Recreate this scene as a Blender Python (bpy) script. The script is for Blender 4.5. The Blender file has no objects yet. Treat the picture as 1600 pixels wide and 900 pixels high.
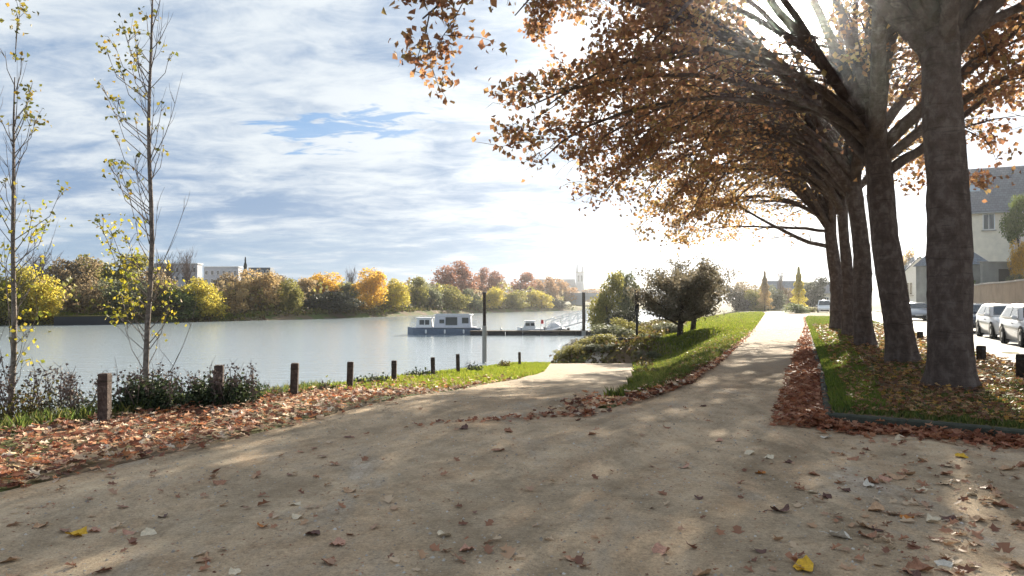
import bpy, math, random
import numpy as np
from mathutils import Vector, Matrix

PI = math.pi
R = math.radians
scene = bpy.context.scene
COL = scene.collection
rng = np.random.RandomState(7)
random.seed(7)

# ------------------------------------------------------------------ camera, sky, sun, exposure
F = 1155.0                      # focal length in photograph pixels (1600 wide)
EYE = 1.6
HOR = 470.0
cam_d = bpy.data.cameras.new("camera")
cam_d.sensor_width = 36.0
cam_d.lens = F / 1600.0 * 36.0
cam_d.clip_start = 0.05
cam_d.clip_end = 20000.0
cam = bpy.data.objects.new("camera", cam_d)
COL.objects.link(cam)
cam.location = (0, 0, EYE)
cam.rotation_euler = (R(90) + math.atan(20.0 / F), 0, 0)
scene.camera = cam

SUN_AZ, SUN_EL = R(20.9), R(20.4)
SUN_DIR = Vector((math.sin(SUN_AZ) * math.cos(SUN_EL), math.cos(SUN_AZ) * math.cos(SUN_EL), math.sin(SUN_EL)))
sun_d = bpy.data.lights.new("sun", 'SUN')
sun_d.energy = 5.0
sun_d.angle = R(0.5)
sun_d.color = (1.0, 0.90, 0.74)
sun = bpy.data.objects.new("sun", sun_d)
COL.objects.link(sun)
sun.rotation_euler = SUN_DIR.to_track_quat('Z', 'Y').to_euler()
sun.location = (10, 30, 30)

scene.view_settings.view_transform = 'Standard'
scene.view_settings.look = 'None'
scene.view_settings.gamma = 1.0
scene.view_settings.use_curve_mapping = False
scene.view_settings.exposure = 1.62
scene.cycles.max_bounces = 8
scene.cycles.transparent_max_bounces = 8

world = bpy.data.worlds.new("World")
scene.world = world
world.use_nodes = True
WN = world.node_tree.nodes
WL = world.node_tree.links
WN.clear()


def make_world():
    def nd(t, **kw):
        n = WN.new(t)
        for k, v in kw.items():
            setattr(n, k, v)
        return n

    def m(op, a, b=None, c=None, clamp=False):
        n = nd('ShaderNodeMath', operation=op)
        n.use_clamp = clamp
        for i, s in enumerate((a, b, c)):
            if s is None:
                continue
            if hasattr(s, 'is_output'):
                WL.new(s, n.inputs[i])
            else:
                n.inputs[i].default_value = s
        return n.outputs[0]

    def mr(v, a, b, smooth=True, t0=0.0, t1=1.0):
        n = nd('ShaderNodeMapRange')
        n.interpolation_type = 'SMOOTHSTEP' if smooth else 'LINEAR'
        WL.new(v, n.inputs['Value'])
        n.inputs['From Min'].default_value = a
        n.inputs['From Max'].default_value = b
        n.inputs['To Min'].default_value = t0
        n.inputs['To Max'].default_value = t1
        return n.outputs['Result']

    def mix(f, a, b):
        n = nd('ShaderNodeMix')
        n.data_type = 'RGBA'
        for k, s in ((0, f), (6, a), (7, b)):
            if hasattr(s, 'is_output'):
                WL.new(s, n.inputs[k])
            else:
                n.inputs[k].default_value = s if k == 0 else (*s, 1)
        return n.outputs[2]

    tc = nd('ShaderNodeTexCoord')
    nrm = nd('ShaderNodeVectorMath', operation='NORMALIZE')
    WL.new(tc.outputs['Generated'], nrm.inputs[0])
    sep = nd('ShaderNodeSeparateXYZ')
    WL.new(nrm.outputs[0], sep.inputs[0])
    X, Y, Z = sep.outputs
    zc = m('ADD', m('MAXIMUM', Z, 0.0), 0.13)
    comb = nd('ShaderNodeCombineXYZ')
    WL.new(m('DIVIDE', X, zc), comb.inputs[0])
    WL.new(m('DIVIDE', Y, zc), comb.inputs[1])

    def noise(scale, detail, rough, dist, off, sx=1.0):
        mp = nd('ShaderNodeMapping')
        mp.inputs['Location'].default_value = off
        mp.inputs['Rotation'].default_value = (0, 0, R(14))
        mp.inputs['Scale'].default_value = (sx, 1, 1)
        WL.new(comb.outputs[0], mp.inputs[0])
        n = nd('ShaderNodeTexNoise')
        n.inputs['Scale'].default_value = scale
        n.inputs['Detail'].default_value = detail
        n.inputs['Roughness'].default_value = rough
        n.inputs['Distortion'].default_value = dist
        WL.new(mp.outputs[0], n.inputs['Vector'])
        return n.outputs['Fac']
    big = noise(0.75, 4, 0.5, 0.3, (3.1, 1.7, 0), 0.8)
    fine = noise(2.7, 10, 0.60, 0.5, (0.4, 5.2, 0), 0.75)
    wisp = noise(6.5, 10, 0.66, 0.7, (7.7, 2.9, 0), 0.65)
    shred = noise(9.0, 9, 0.62, 0.6, (2.2, 9.4, 0), 0.5)
    tone = m('ADD', m('MULTIPLY', big, 0.55), m('ADD', m('MULTIPLY', fine, 0.6), m('MULTIPLY', wisp, 0.42)))
    tone = mr(tone, 0.64, 0.94)
    dark = (1.95, 2.8, 4.1)
    light = (5.5, 5.9, 6.2)
    cloud = mix(tone, dark, light)
    sky = nd('ShaderNodeTexSky')
    sky.sky_type = 'NISHITA'
    sky.sun_disc = False
    sky.sun_elevation = SUN_EL
    sky.sun_rotation = SUN_AZ
    sky.altitude = 50
    sky.air_density = 1.0
    sky.dust_density = 0.6
    sky.ozone_density = 1.5
    # blue opening in the cloud deck (a direction on the sky, low above the far bank)
    hd = Vector((math.sin(R(-12.6)) * math.cos(R(12.9)), math.cos(R(-12.6)) * math.cos(R(12.9)), math.sin(R(12.9))))
    right = Vector((hd.y, -hd.x, 0)).normalized()
    up = right.cross(hd)
    up2 = (up * 0.97 - right * 0.20).normalized()
    right2 = hd.cross(up2) * -1.0

    def dotv(v):
        n = nd('ShaderNodeVectorMath', operation='DOT_PRODUCT')
        WL.new(nrm.outputs[0], n.inputs[0])
        n.inputs[1].default_value = v
        return n.outputs['Value']
    a = m('DIVIDE', dotv(right2), 0.185)
    b = m('DIVIDE', dotv(up2), 0.062)
    r2 = m('ADD', m('MULTIPLY', a, a), m('MULTIPLY', b, b))
    facing = m('GREATER_THAN', dotv(hd), 0.0)
    hole = m('MULTIPLY', mr(m('SQRT', r2), 1.5, 0.15), facing)
    gap = mr(m('ADD', m('MULTIPLY', hole, 0.44), m('SUBTRACT', 0.76, m('ADD', m('MULTIPLY', fine, 0.45), m('MULTIPLY', shred, 0.9)))), 0.46, 0.55)
    gap = m('MULTIPLY', gap, 0.82, clamp=True)
    blue = nd('ShaderNodeVectorMath', operation='SCALE')
    WL.new(sky.outputs[0], blue.inputs[0])
    blue.inputs['Scale'].default_value = 0.6
    blu = mix(0.75, blue.outputs[0], (1.15, 2.9, 5.6))
    col = mix(gap, cloud, blu)
    # pale blue clear band at the horizon
    hz = mr(Z, 0.03, 0.13)
    hz = m('MULTIPLY', m('SUBTRACT', 1.0, hz), mr(fine, 0.66, 0.46))
    col = mix(m('MULTIPLY', hz, 0.75), col, (2.9, 3.9, 4.9))
    # brightening of thin cloud around the sun
    sd = dotv(SUN_DIR)
    wide = m('POWER', m('MAXIMUM', sd, 0.0), 15.0)
    mid = m('POWER', m('MAXIMUM', sd, 0.0), 60.0)
    core = m('POWER', m('MAXIMUM', sd, 0.0), 1100.0)
    g = m('ADD', m('MULTIPLY', wide, 2.2), m('ADD', m('MULTIPLY', mid, 6.0), m('MULTIPLY', core, 260.0)))
    glow = nd('ShaderNodeVectorMath', operation='SCALE')
    glow.inputs[0].default_value = (1.0, 0.97, 0.92)
    WL.new(g, glow.inputs['Scale'])
    add = nd('ShaderNodeVectorMath', operation='ADD')
    WL.new(col, add.inputs[0])
    WL.new(glow.outputs[0], add.inputs[1])
    bg = nd('ShaderNodeBackground')
    bg.inputs['Strength'].default_value = 0.05
    WL.new(add.outputs[0], bg.inputs['Color'])
    out = nd('ShaderNodeOutputWorld')
    WL.new(bg.outputs[0], out.inputs[0])


make_world()

# ------------------------------------------------------------------ materials


class NT:
    """small node helper for one material"""

    def __init__(self, name):
        self.m = bpy.data.materials.new(name)
        self.m.use_nodes = True
        self.t = self.m.node_tree
        self.t.nodes.clear()
        self.out = self.n('ShaderNodeOutputMaterial')
        self._co = None

    def n(self, t, **kw):
        x = self.t.nodes.new(t)
        for k, v in kw.items():
            setattr(x, k, v)
        return x

    def l(self, a, b):
        self.t.links.new(a, b)

    def co(self, kind='Object'):
        if self._co is None:
            self._co = self.n('ShaderNodeTexCoord')
        return self._co.outputs[kind]

    def noise(self, scale, detail=4, rough=0.55, dist=0.0, stretch=None, rot=0.0, kind='Object'):
        v = self.co(kind)
        if stretch:
            mp = self.n('ShaderNodeMapping')
            mp.inputs['Scale'].default_value = stretch
            mp.inputs['Rotation'].default_value = (0, 0, rot)
            self.l(v, mp.inputs[0])
            v = mp.outputs[0]
        x = self.n('ShaderNodeTexNoise')
        x.inputs['Scale'].default_value = scale
        x.inputs['Detail'].default_value = detail
        x.inputs['Roughness'].default_value = rough
        x.inputs['Distortion'].default_value = dist
        self.l(v, x.inputs['Vector'])
        return x.outputs['Fac']

    def voro(self, scale, out='Distance', stretch=None, feature='F1'):
        v = self.co()
        if stretch:
            mp = self.n('ShaderNodeMapping')
            mp.inputs['Scale'].default_value = stretch
            self.l(v, mp.inputs[0])
            v = mp.outputs[0]
        x = self.n('ShaderNodeTexVoronoi', feature=feature)
        x.inputs['Scale'].default_value = scale
        self.l(v, x.inputs['Vector'])
        return x.outputs[out]

    def ramp(self, fac, stops, interp='LINEAR'):
        x = self.n('ShaderNodeValToRGB')
        cr = x.color_ramp
        cr.interpolation = interp
        while len(cr.elements) < len(stops):
            cr.elements.new(0.5)
        for e, (p, c) in zip(cr.elements, stops):
            e.position = p
            e.color = (*c, 1) if len(c) == 3 else c
        self.l(fac, x.inputs[0])
        return x.outputs[0]

    def mix(self, f, a, b, blend='MIX'):
        x = self.n('ShaderNodeMix', data_type='RGBA', blend_type=blend)
        for k, s in ((0, f), (6, a), (7, b)):
            if hasattr(s, 'is_output'):
                self.l(s, x.inputs[k])
            else:
                x.inputs[k].default_value = s if k == 0 else (*s, 1)
        return x.outputs[2]

    def math(self, op, a, b=None, clamp=False):
        x = self.n('ShaderNodeMath', operation=op)
        x.use_clamp = clamp
        for i, s in enumerate((a, b)):
            if s is None:
                continue
            if hasattr(s, 'is_output'):
                self.l(s, x.inputs[i])
            else:
                x.inputs[i].default_value = s
        return x.outputs[0]

    def mapr(self, v, a, b, c=0.0, d=1.0):
        x = self.n('ShaderNodeMapRange')
        x.interpolation_type = 'SMOOTHSTEP'
        self.l(v, x.inputs[0])
        for i, q in enumerate((a, b, c, d)):
            x.inputs[i + 1].default_value = q
        return x.outputs[0]

    def bump(self, h, strength, dist):
        x = self.n('ShaderNodeBump')
        x.inputs['Strength'].default_value = strength
        x.inputs['Distance'].default_value = dist
        self.l(h, x.inputs['Height'])
        return x.outputs['Normal']

    def pbsdf(self, color, rough=0.8, normal=None, metallic=0.0, spec=0.4, coat=0.0):
        x = self.n('ShaderNodeBsdfPrincipled')
        for k, s in (('Base Color', color), ('Roughness', rough), ('Metallic', metallic)):
            if hasattr(s, 'is_output'):
                self.l(s, x.inputs[k])
            else:
                x.inputs[k].default_value = (*s, 1) if k == 'Base Color' else s
        x.inputs['Specular IOR Level'].default_value = spec
        x.inputs['Coat Weight'].default_value = coat
        if normal is not None:
            self.l(normal, x.inputs['Normal'])
        self.l(x.outputs[0], self.out.inputs[0])
        return self.m


def m_plain(name, c, rough=0.7, metallic=0.0, var=0.18, scale=6.0, spec=0.4, coat=0.0, bump=0.0):
    t = NT(name)
    nz = t.noise(scale, 5, 0.6)
    lo = tuple(v * (1 - var) for v in c)
    hi = tuple(min(1, v * (1 + var)) for v in c)
    col = t.ramp(nz, [(0.3, lo), (0.7, hi)])
    nrm = t.bump(t.noise(scale * 6, 4, 0.6), bump, 0.02) if bump else None
    return t.pbsdf(col, rough, nrm, metallic, spec, coat)


def m_leaf(name, cols, trans=0.5, rough=0.55, interp='LINEAR'):
    """leaves: a colour per leaf, part of the light passing through"""
    t = NT(name)
    g = t.n('ShaderNodeNewGeometry')
    n = len(cols)
    stops = [(i / max(1, n - 1), c) for i, c in enumerate(cols)]
    base = t.ramp(g.outputs['Random Per Island'], stops, interp)
    d = t.n('ShaderNodeBsdfPrincipled')
    d.inputs['Roughness'].default_value = rough
    d.inputs['Specular IOR Level'].default_value = 0.25
    t.l(base, d.inputs['Base Color'])
    tr = t.n('ShaderNodeBsdfTranslucent')
    sat = t.n('ShaderNodeHueSaturation')
    sat.inputs['Saturation'].default_value = 1.0
    sat.inputs['Value'].default_value = 1.25
    t.l(base, sat.inputs['Color'])
    t.l(sat.outputs[0], tr.inputs['Color'])
    mx = t.n('ShaderNodeMixShader')
    mx.inputs[0].default_value = trans
    t.l(d.outputs[0], mx.inputs[1])
    t.l(tr.outputs[0], mx.inputs[2])
    t.l(mx.outputs[0], t.out.inputs[0])
    return t.m


def m_dirt():
    t = NT("dirt")
    a = t.noise(0.9, 8, 0.68, 0.5, stretch=(1.0, 0.4, 1.0), rot=R(28))
    mp = t.n('ShaderNodeMapping')
    mp.vector_type = 'TEXTURE'
    mp.inputs['Rotation'].default_value = (0, 0, R(62))
    mp.inputs['Scale'].default_value = (7.0, 0.75, 1.0)
    t.l(t.co(), mp.inputs[0])
    tn = t.n('ShaderNodeTexNoise')
    tn.inputs['Scale'].default_value = 1.0
    tn.inputs['Detail'].default_value = 6
    tn.inputs['Roughness'].default_value = 0.62
    tn.inputs['Distortion'].default_value = 0.35
    t.l(mp.outputs[0], tn.inputs['Vector'])
    track = tn.outputs['Fac']
    b = t.noise(3.2, 6, 0.65)
    c = t.noise(70.0, 5, 0.7)
    c2 = t.noise(26.0, 4, 0.75)
    col = t.ramp(a, [(0.30, (0.315, 0.235, 0.150)), (0.44, (0.43, 0.335, 0.228)), (0.53, (0.55, 0.415, 0.275)), (0.60, (0.45, 0.36, 0.26)), (0.70, (0.60, 0.51, 0.41))])
    col2 = t.ramp(b, [(0.3, (0.55, 0.55, 0.55)), (0.5, (0.5, 0.49, 0.475)), (0.7, (0.38, 0.36, 0.33))])
    col = t.mix(0.9, col, col2, 'OVERLAY')
    col = t.mix(0.75, col, t.ramp(track, [(0.34, (0.38, 0.365, 0.345)), (0.5, (0.5, 0.5, 0.5)), (0.60, (0.62, 0.62, 0.625))]), 'OVERLAY')
    fine = t.ramp(c, [(0.32, (0.33, 0.33, 0.33)), (0.5, (0.5, 0.5, 0.5)), (0.66, (0.66, 0.65, 0.63))])
    col = t.mix(0.7, col, fine, 'OVERLAY')
    col = t.mix(0.8, col, t.ramp(c2, [(0.34, (0.33, 0.325, 0.32)), (0.47, (0.5, 0.5, 0.5)), (0.55, (0.51, 0.51, 0.51)), (0.68, (0.66, 0.65, 0.64))]), 'OVERLAY')
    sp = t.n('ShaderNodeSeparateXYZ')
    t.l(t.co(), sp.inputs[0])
    sandy_sunlit = t.mapr(t.math('ADD', sp.outputs[1], t.math('MULTIPLY', b, 5.0)), 15.5, 24.0)  # sand takes over further on; sunlit tone is put into its colour too
    col = t.mix(t.math('MULTIPLY', sandy_sunlit, 0.85), col, t.ramp(b, [(0.3, (0.37, 0.295, 0.21)), (0.7, (0.45, 0.37, 0.275))]))
    st = t.voro(95.0)
    stone = t.mapr(st, 0.18, 0.10)
    pick = t.mapr(t.noise(23.0, 2), 0.55, 0.62)
    col = t.mix(t.math('MULTIPLY', t.math('MULTIPLY', stone, pick), 0.55), col, (0.52, 0.49, 0.44))
    dk = t.mapr(t.voro(31.0), 0.14, 0.07)
    col = t.mix(t.math('MULTIPLY', t.math('MULTIPLY', dk, t.mapr(t.noise(9.0, 2), 0.5, 0.6)), 0.5), col, (0.12, 0.09, 0.065))
    h = t.math('ADD', t.math('MULTIPLY', c, 0.6), t.math('ADD', t.math('MULTIPLY', b, 1.2), t.math('MULTIPLY', stone, 0.5)))
    return t.pbsdf(col, 0.93, t.bump(h, 1.0, 0.03), spec=0.2)


def m_ground():
    t = NT("ground_earth")
    a = t.noise(0.35, 6, 0.6)
    b = t.noise(7.0, 5, 0.65)
    g = t.ramp(b, [(0.3, (0.05, 0.075, 0.02)), (0.7, (0.12, 0.14, 0.04))])
    e = t.ramp(b, [(0.3, (0.10, 0.07, 0.045)), (0.7, (0.20, 0.145, 0.09))])
    col = t.mix(t.mapr(a, 0.42, 0.58), g, e)
    return t.pbsdf(col, 0.95, t.bump(b, 0.5, 0.05), spec=0.15)


def m_bark(name, lo, mid, hi, sc=4.0, rough_bump=0.9):
    t = NT(name)
    a = t.noise(sc, 5, 0.6, 0.5, stretch=(1.0, 1.0, 0.55))
    v = t.noise(sc * 2.2, 5, 0.6, 0.3, stretch=(1.0, 1.0, 0.8))
    col = t.ramp(t.math('ADD', t.math('MULTIPLY', a, 0.55), t.math('MULTIPLY', t.mapr(v, 0.34, 0.66), 0.36)), [(0.25, lo), (0.5, mid), (0.72, hi)])
    f = t.noise(sc * 7, 6, 0.7, 0.3, stretch=(1.0, 1.0, 0.4))
    rings = t.noise(sc * 1.3, 4, 0.6, 0.6, stretch=(0.5, 0.5, 4.5))
    col = t.mix(t.math('MULTIPLY', t.mapr(rings, 0.55, 0.7), 0.5), col, tuple(0.45 * q for q in lo))
    col = t.mix(0.5, col, t.ramp(f, [(0.3, (0.36,) * 3), (0.7, (0.62,) * 3)]), 'OVERLAY')
    h = t.math('ADD', f, t.math('ADD', t.math('MULTIPLY', a, 1.4), t.math('MULTIPLY', rings, -0.9)))
    return t.pbsdf(col, 0.92, t.bump(h, rough_bump, 0.035), spec=0.2)


def m_water():
    t = NT("river_water")
    a = t.noise(0.9, 4, 0.55, 0.2, stretch=(0.6, 1.6, 1))
    b = t.noise(3.4, 4, 0.55, 0.3, stretch=(0.5, 1.5, 1))
    h = t.math('ADD', a, t.math('MULTIPLY', b, 0.45))
    t.pbsdf((0.30, 0.345, 0.36), 0.15, t.bump(h, 0.6, 0.08), spec=0.5)
    [x for x in t.t.nodes if x.type == 'BSDF_PRINCIPLED'][0].inputs['IOR'].default_value = 2.3
    return t.m


def m_asphalt():
    t = NT("asphalt")
    b = t.noise(1.1, 5, 0.6)
    c = t.noise(60, 4, 0.7)
    col = t.ramp(b, [(0.3, (0.16, 0.155, 0.15)), (0.7, (0.24, 0.235, 0.225))])
    col = t.mix(0.5, col, t.ramp(c, [(0.3, (0.4,) * 3), (0.7, (0.6,) * 3)]), 'OVERLAY')
    return t.pbsdf(col, 0.75, t.bump(c, 0.3, 0.01), spec=0.35)


def m_slate(name, c):
    t = NT(name)
    nz = t.noise(3.0, 4)
    w = t.n('ShaderNodeTexBrick')
    w.inputs['Scale'].default_value = 1.0
    w.inputs['Color1'].default_value = (*[v * 0.85 for v in c], 1)
    w.inputs['Color2'].default_value = (*[v * 1.15 for v in c], 1)
    w.inputs['Mortar'].default_value = (*[v * 0.5 for v in c], 1)
    w.inputs['Mortar Size'].default_value = 0.012
    w.inputs['Brick Width'].default_value = 0.3
    w.inputs['Row Height'].default_value = 0.22
    t.l(t.co(), w.inputs['Vector'])
    col = t.mix(0.5, w.outputs[0], t.ramp(nz, [(0.3, (0.4,) * 3), (0.7, (0.62,) * 3)]), 'OVERLAY')
    return t.pbsdf(col, 0.6, None, spec=0.4)


def m_glass(name, c=(0.03, 0.04, 0.05)):
    t = NT(name)
    return t.pbsdf(c, 0.08, None, spec=0.8)


M = {}
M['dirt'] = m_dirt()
M['ground'] = m_ground()
M['water'] = m_water()
M['asphalt'] = m_asphalt()
M['bark'] = m_bark("plane_bark", (0.085, 0.061, 0.050), (0.118, 0.088, 0.073), (0.175, 0.138, 0.116), 2.8)
M['bark_dark'] = m_bark("dark_bark", (0.03, 0.024, 0.018), (0.06, 0.045, 0.034), (0.10, 0.08, 0.06), 6)
M['bark_pop'] = m_bark("poplar_bark", (0.16, 0.135, 0.12), (0.26, 0.22, 0.195), (0.36, 0.31, 0.28), 9)
M['timber'] = m_bark("bollard_timber", (0.058, 0.040, 0.033), (0.095, 0.068, 0.056), (0.155, 0.118, 0.10), 9, 0.4)
M['leaf_plane'] = m_leaf("plane_leaf", [(0.18, 0.085, 0.052), (0.29, 0.145, 0.075), (0.37, 0.20, 0.09), (0.24, 0.112, 0.068), (0.45, 0.27, 0.11), (0.19, 0.092, 0.056), (0.32, 0.235, 0.085)], 0.58)
M['leaf_plane_gold'] = m_leaf("plane_leaf_gold", [(0.25, 0.13, 0.065), (0.40, 0.23, 0.09), (0.50, 0.32, 0.115), (0.30, 0.16, 0.075), (0.44, 0.30, 0.115), (0.26, 0.20, 0.075)], 0.6)
M['leaf_litter'] = m_leaf("litter_leaf", [(0.20, 0.075, 0.042), (0.42, 0.18, 0.10), (0.56, 0.32, 0.20), (0.32, 0.11, 0.06), (0.68, 0.50, 0.34), (0.48, 0.20, 0.08), (0.13, 0.05, 0.032), (0.58, 0.38, 0.25), (0.72, 0.62, 0.50), (0.30, 0.12, 0.07), (0.17, 0.085, 0.055), (0.50, 0.36, 0.22), (0.09, 0.045, 0.03), (0.62, 0.44, 0.30)], 0.4, interp='CONSTANT')
M['leaf_drift'] = m_leaf("drift_leaf", [(0.16, 0.058, 0.034), (0.32, 0.125, 0.07), (0.42, 0.20, 0.115), (0.23, 0.08, 0.045), (0.46, 0.25, 0.15), (0.36, 0.15, 0.07), (0.11, 0.042, 0.027)], 0.35)
M['leaf_scatter'] = m_leaf("scattered_leaf", [(0.30, 0.15, 0.09), (0.48, 0.30, 0.18), (0.20, 0.09, 0.055), (0.56, 0.42, 0.28), (0.38, 0.19, 0.11), (0.42, 0.26, 0.17), (0.12, 0.06, 0.04)], 0.2, interp='CONSTANT')
M['leaf_verge'] = m_leaf("verge_leaf", [(0.16, 0.08, 0.045), (0.30, 0.16, 0.08), (0.22, 0.10, 0.055), (0.40, 0.25, 0.12), (0.12, 0.06, 0.035), (0.48, 0.27, 0.07), (0.26, 0.14, 0.08), (0.50, 0.38, 0.24)], 0.35, interp='CONSTANT')
M['leaf_poplar'] = m_leaf("poplar_leaf", [(0.06, 0.07, 0.02), (0.13, 0.125, 0.03), (0.24, 0.19, 0.03), (0.09, 0.10, 0.025), (0.34, 0.20, 0.03)], 0.5)
M['leaf_poplar_low'] = m_leaf("poplar_leaf_yellow", [(0.16, 0.17, 0.03), (0.38, 0.31, 0.03), (0.20, 0.23, 0.035), (0.48, 0.36, 0.04), (0.11, 0.12, 0.03)], 0.5)
M['shrub'] = m_leaf("shrub_leaf", [(0.020, 0.030, 0.014), (0.04, 0.058, 0.024), (0.07, 0.085, 0.04), (0.028, 0.04, 0.02)], 0.3)
M['shrub_olive'] = m_leaf("shrub_olive_leaf", [(0.07, 0.06, 0.022), (0.13, 0.11, 0.03), (0.17, 0.155, 0.035), (0.08, 0.065, 0.03), (0.13, 0.075, 0.04)], 0.4)
M['shrub_grey'] = m_leaf("shrub_grey_leaf", [(0.05, 0.06, 0.04), (0.10, 0.115, 0.075), (0.13, 0.14, 0.10), (0.06, 0.06, 0.05)], 0.35)
M['stem'] = m_plain("dry_stem", (0.17, 0.125, 0.105), 0.9)
M['grass'] = m_leaf("grass_blade", [(0.09, 0.125, 0.015), (0.16, 0.20, 0.02), (0.22, 0.26, 0.028), (0.12, 0.16, 0.02), (0.30, 0.28, 0.05)], 0.55)
M['grass_mid'] = m_leaf("grass_blade_mid", [(0.06, 0.105, 0.018), (0.11, 0.165, 0.024), (0.16, 0.20, 0.032), (0.09, 0.14, 0.02), (0.24, 0.22, 0.05)], 0.5)
M['grass_dull'] = m_leaf("grass_blade_dull", [(0.045, 0.07, 0.018), (0.085, 0.125, 0.028), (0.13, 0.15, 0.035), (0.20, 0.17, 0.06), (0.06, 0.10, 0.02)], 0.5)
M['kerb'] = m_plain("kerb_concrete", (0.055, 0.058, 0.042), 0.9, scale=9, bump=0.5, var=0.3)
M['white'] = m_plain("white_paint", (0.78, 0.78, 0.77), 0.45, var=0.05)
M['cream'] = m_plain("cream_render", (0.76, 0.70, 0.58), 0.9, var=0.1, scale=1.5, bump=0.2)
M['tan_wall'] = m_plain("tan_render", (0.44, 0.33, 0.235), 0.9, var=0.15, scale=1.2, bump=0.3)
M['grey_wall'] = m_plain("grey_render", (0.27, 0.27, 0.25), 0.9, var=0.2, scale=1.0, bump=0.3)
M['stone'] = m_plain("stone", (0.36, 0.33, 0.30), 0.9, var=0.2, scale=2.0, bump=0.3)
M['slate'] = m_slate("slate_roof", (0.11, 0.12, 0.14))
M['slate_blue'] = m_slate("slate_roof_blue", (0.12, 0.145, 0.18))
M['glass'] = m_glass("window_glass")
M['glass_pale'] = m_glass("skylight_glass", (0.25, 0.32, 0.38))
M['dark'] = m_plain("dark_metal", (0.03, 0.028, 0.03), 0.5, var=0.2)
M['steel'] = m_plain("grey_steel", (0.30, 0.31, 0.33), 0.45, metallic=0.3, var=0.15)
M['alu'] = m_plain("pale_metal", (0.62, 0.63, 0.64), 0.4, var=0.1)
M['hull_blue'] = m_plain("hull_blue_grey", (0.10, 0.14, 0.20), 0.35, var=0.15, coat=0.3)
M['hull_black'] = m_plain("hull_black", (0.012, 0.013, 0.018), 0.5)
M['cabin_grey'] = m_plain("cabin_grey", (0.60, 0.60, 0.64), 0.5, var=0.08)
M['red'] = m_plain("red_cloth", (0.45, 0.03, 0.04), 0.8)
M['car_white'] = m_plain("car_white_paint", (0.74, 0.75, 0.76), 0.25, var=0.02, coat=0.6)
M['car_dark'] = m_plain("car_dark_paint", (0.025, 0.03, 0.05), 0.25, var=0.05, coat=0.6)
M['car_silver'] = m_plain("car_silver_paint", (0.42, 0.43, 0.45), 0.3, var=0.03, coat=0.5, metallic=0.3)
M['rubber'] = m_plain("rubber", (0.015, 0.015, 0.016), 0.85)
M['rim'] = m_plain("wheel_rim", (0.45, 0.46, 0.48), 0.35, metallic=0.6)
M['lamp'] = m_plain("lamp_glass", (0.55, 0.58, 0.6), 0.15, var=0.05, spec=0.8)
M['lamp_red'] = m_plain("lamp_red_glass", (0.35, 0.02, 0.02), 0.2, var=0.05)
M['plate'] = m_plain("number_plate", (0.7, 0.7, 0.66), 0.5, var=0.04)
M['concrete'] = m_plain("bridge_concrete", (0.34, 0.35, 0.37), 0.9, var=0.12, scale=0.3)
M['far_city'] = m_plain("far_block", (0.46, 0.46, 0.50), 0.9, var=0.1, scale=0.1)
M['hill'] = m_plain("hill_woods", (0.10, 0.11, 0.10), 0.95, var=0.3, scale=0.02)
M['gravel'] = m_plain("pale_gravel", (0.42, 0.37, 0.30), 0.95, var=0.2, scale=8, bump=0.4)

# ------------------------------------------------------------------ mesh helpers


def set_props(o, label=None, cat=None, group=None, kind=None):
    if label:
        o['label'] = label
    if cat:
        o['category'] = cat
    if group:
        o['group'] = group
    if kind:
        o['kind'] = kind
    return o


def link_mesh(name, me, parent=None, **kw):
    o = bpy.data.objects.new(name, me)
    COL.objects.link(o)
    if parent is not None:
        o.parent = parent
    return set_props(o, **kw)


def empty(name, loc=(0, 0, 0), rz=0.0, **kw):
    o = bpy.data.objects.new(name, None)
    COL.objects.link(o)
    o.location = loc
    o.rotation_euler = (0, 0, rz)
    o.empty_display_size = 0.2
    return set_props(o, **kw)


def np_mesh(name, verts, faces, mat, smooth=False):
    """verts (N,3), faces (M,k) all with k corners"""
    verts = np.asarray(verts, dtype=np.float32)
    faces = np.asarray(faces, dtype=np.int32)
    me = bpy.data.meshes.new(name)
    me.vertices.add(len(verts))
    me.vertices.foreach_set('co', verts.ravel())
    k = faces.shape[1]
    me.loops.add(faces.size)
    me.loops.foreach_set('vertex_index', faces.ravel())
    me.polygons.add(len(faces))
    me.polygons.foreach_set('loop_start', np.arange(0, faces.size, k, dtype=np.int32))
    me.polygons.foreach_set('loop_total', np.full(len(faces), k, dtype=np.int32))
    if smooth:
        me.polygons.foreach_set('use_smooth', np.ones(len(faces), dtype=bool))
    me.update(calc_edges=True)
    me.validate()
    if mat is not None:
        me.materials.append(mat)
    return me


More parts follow.
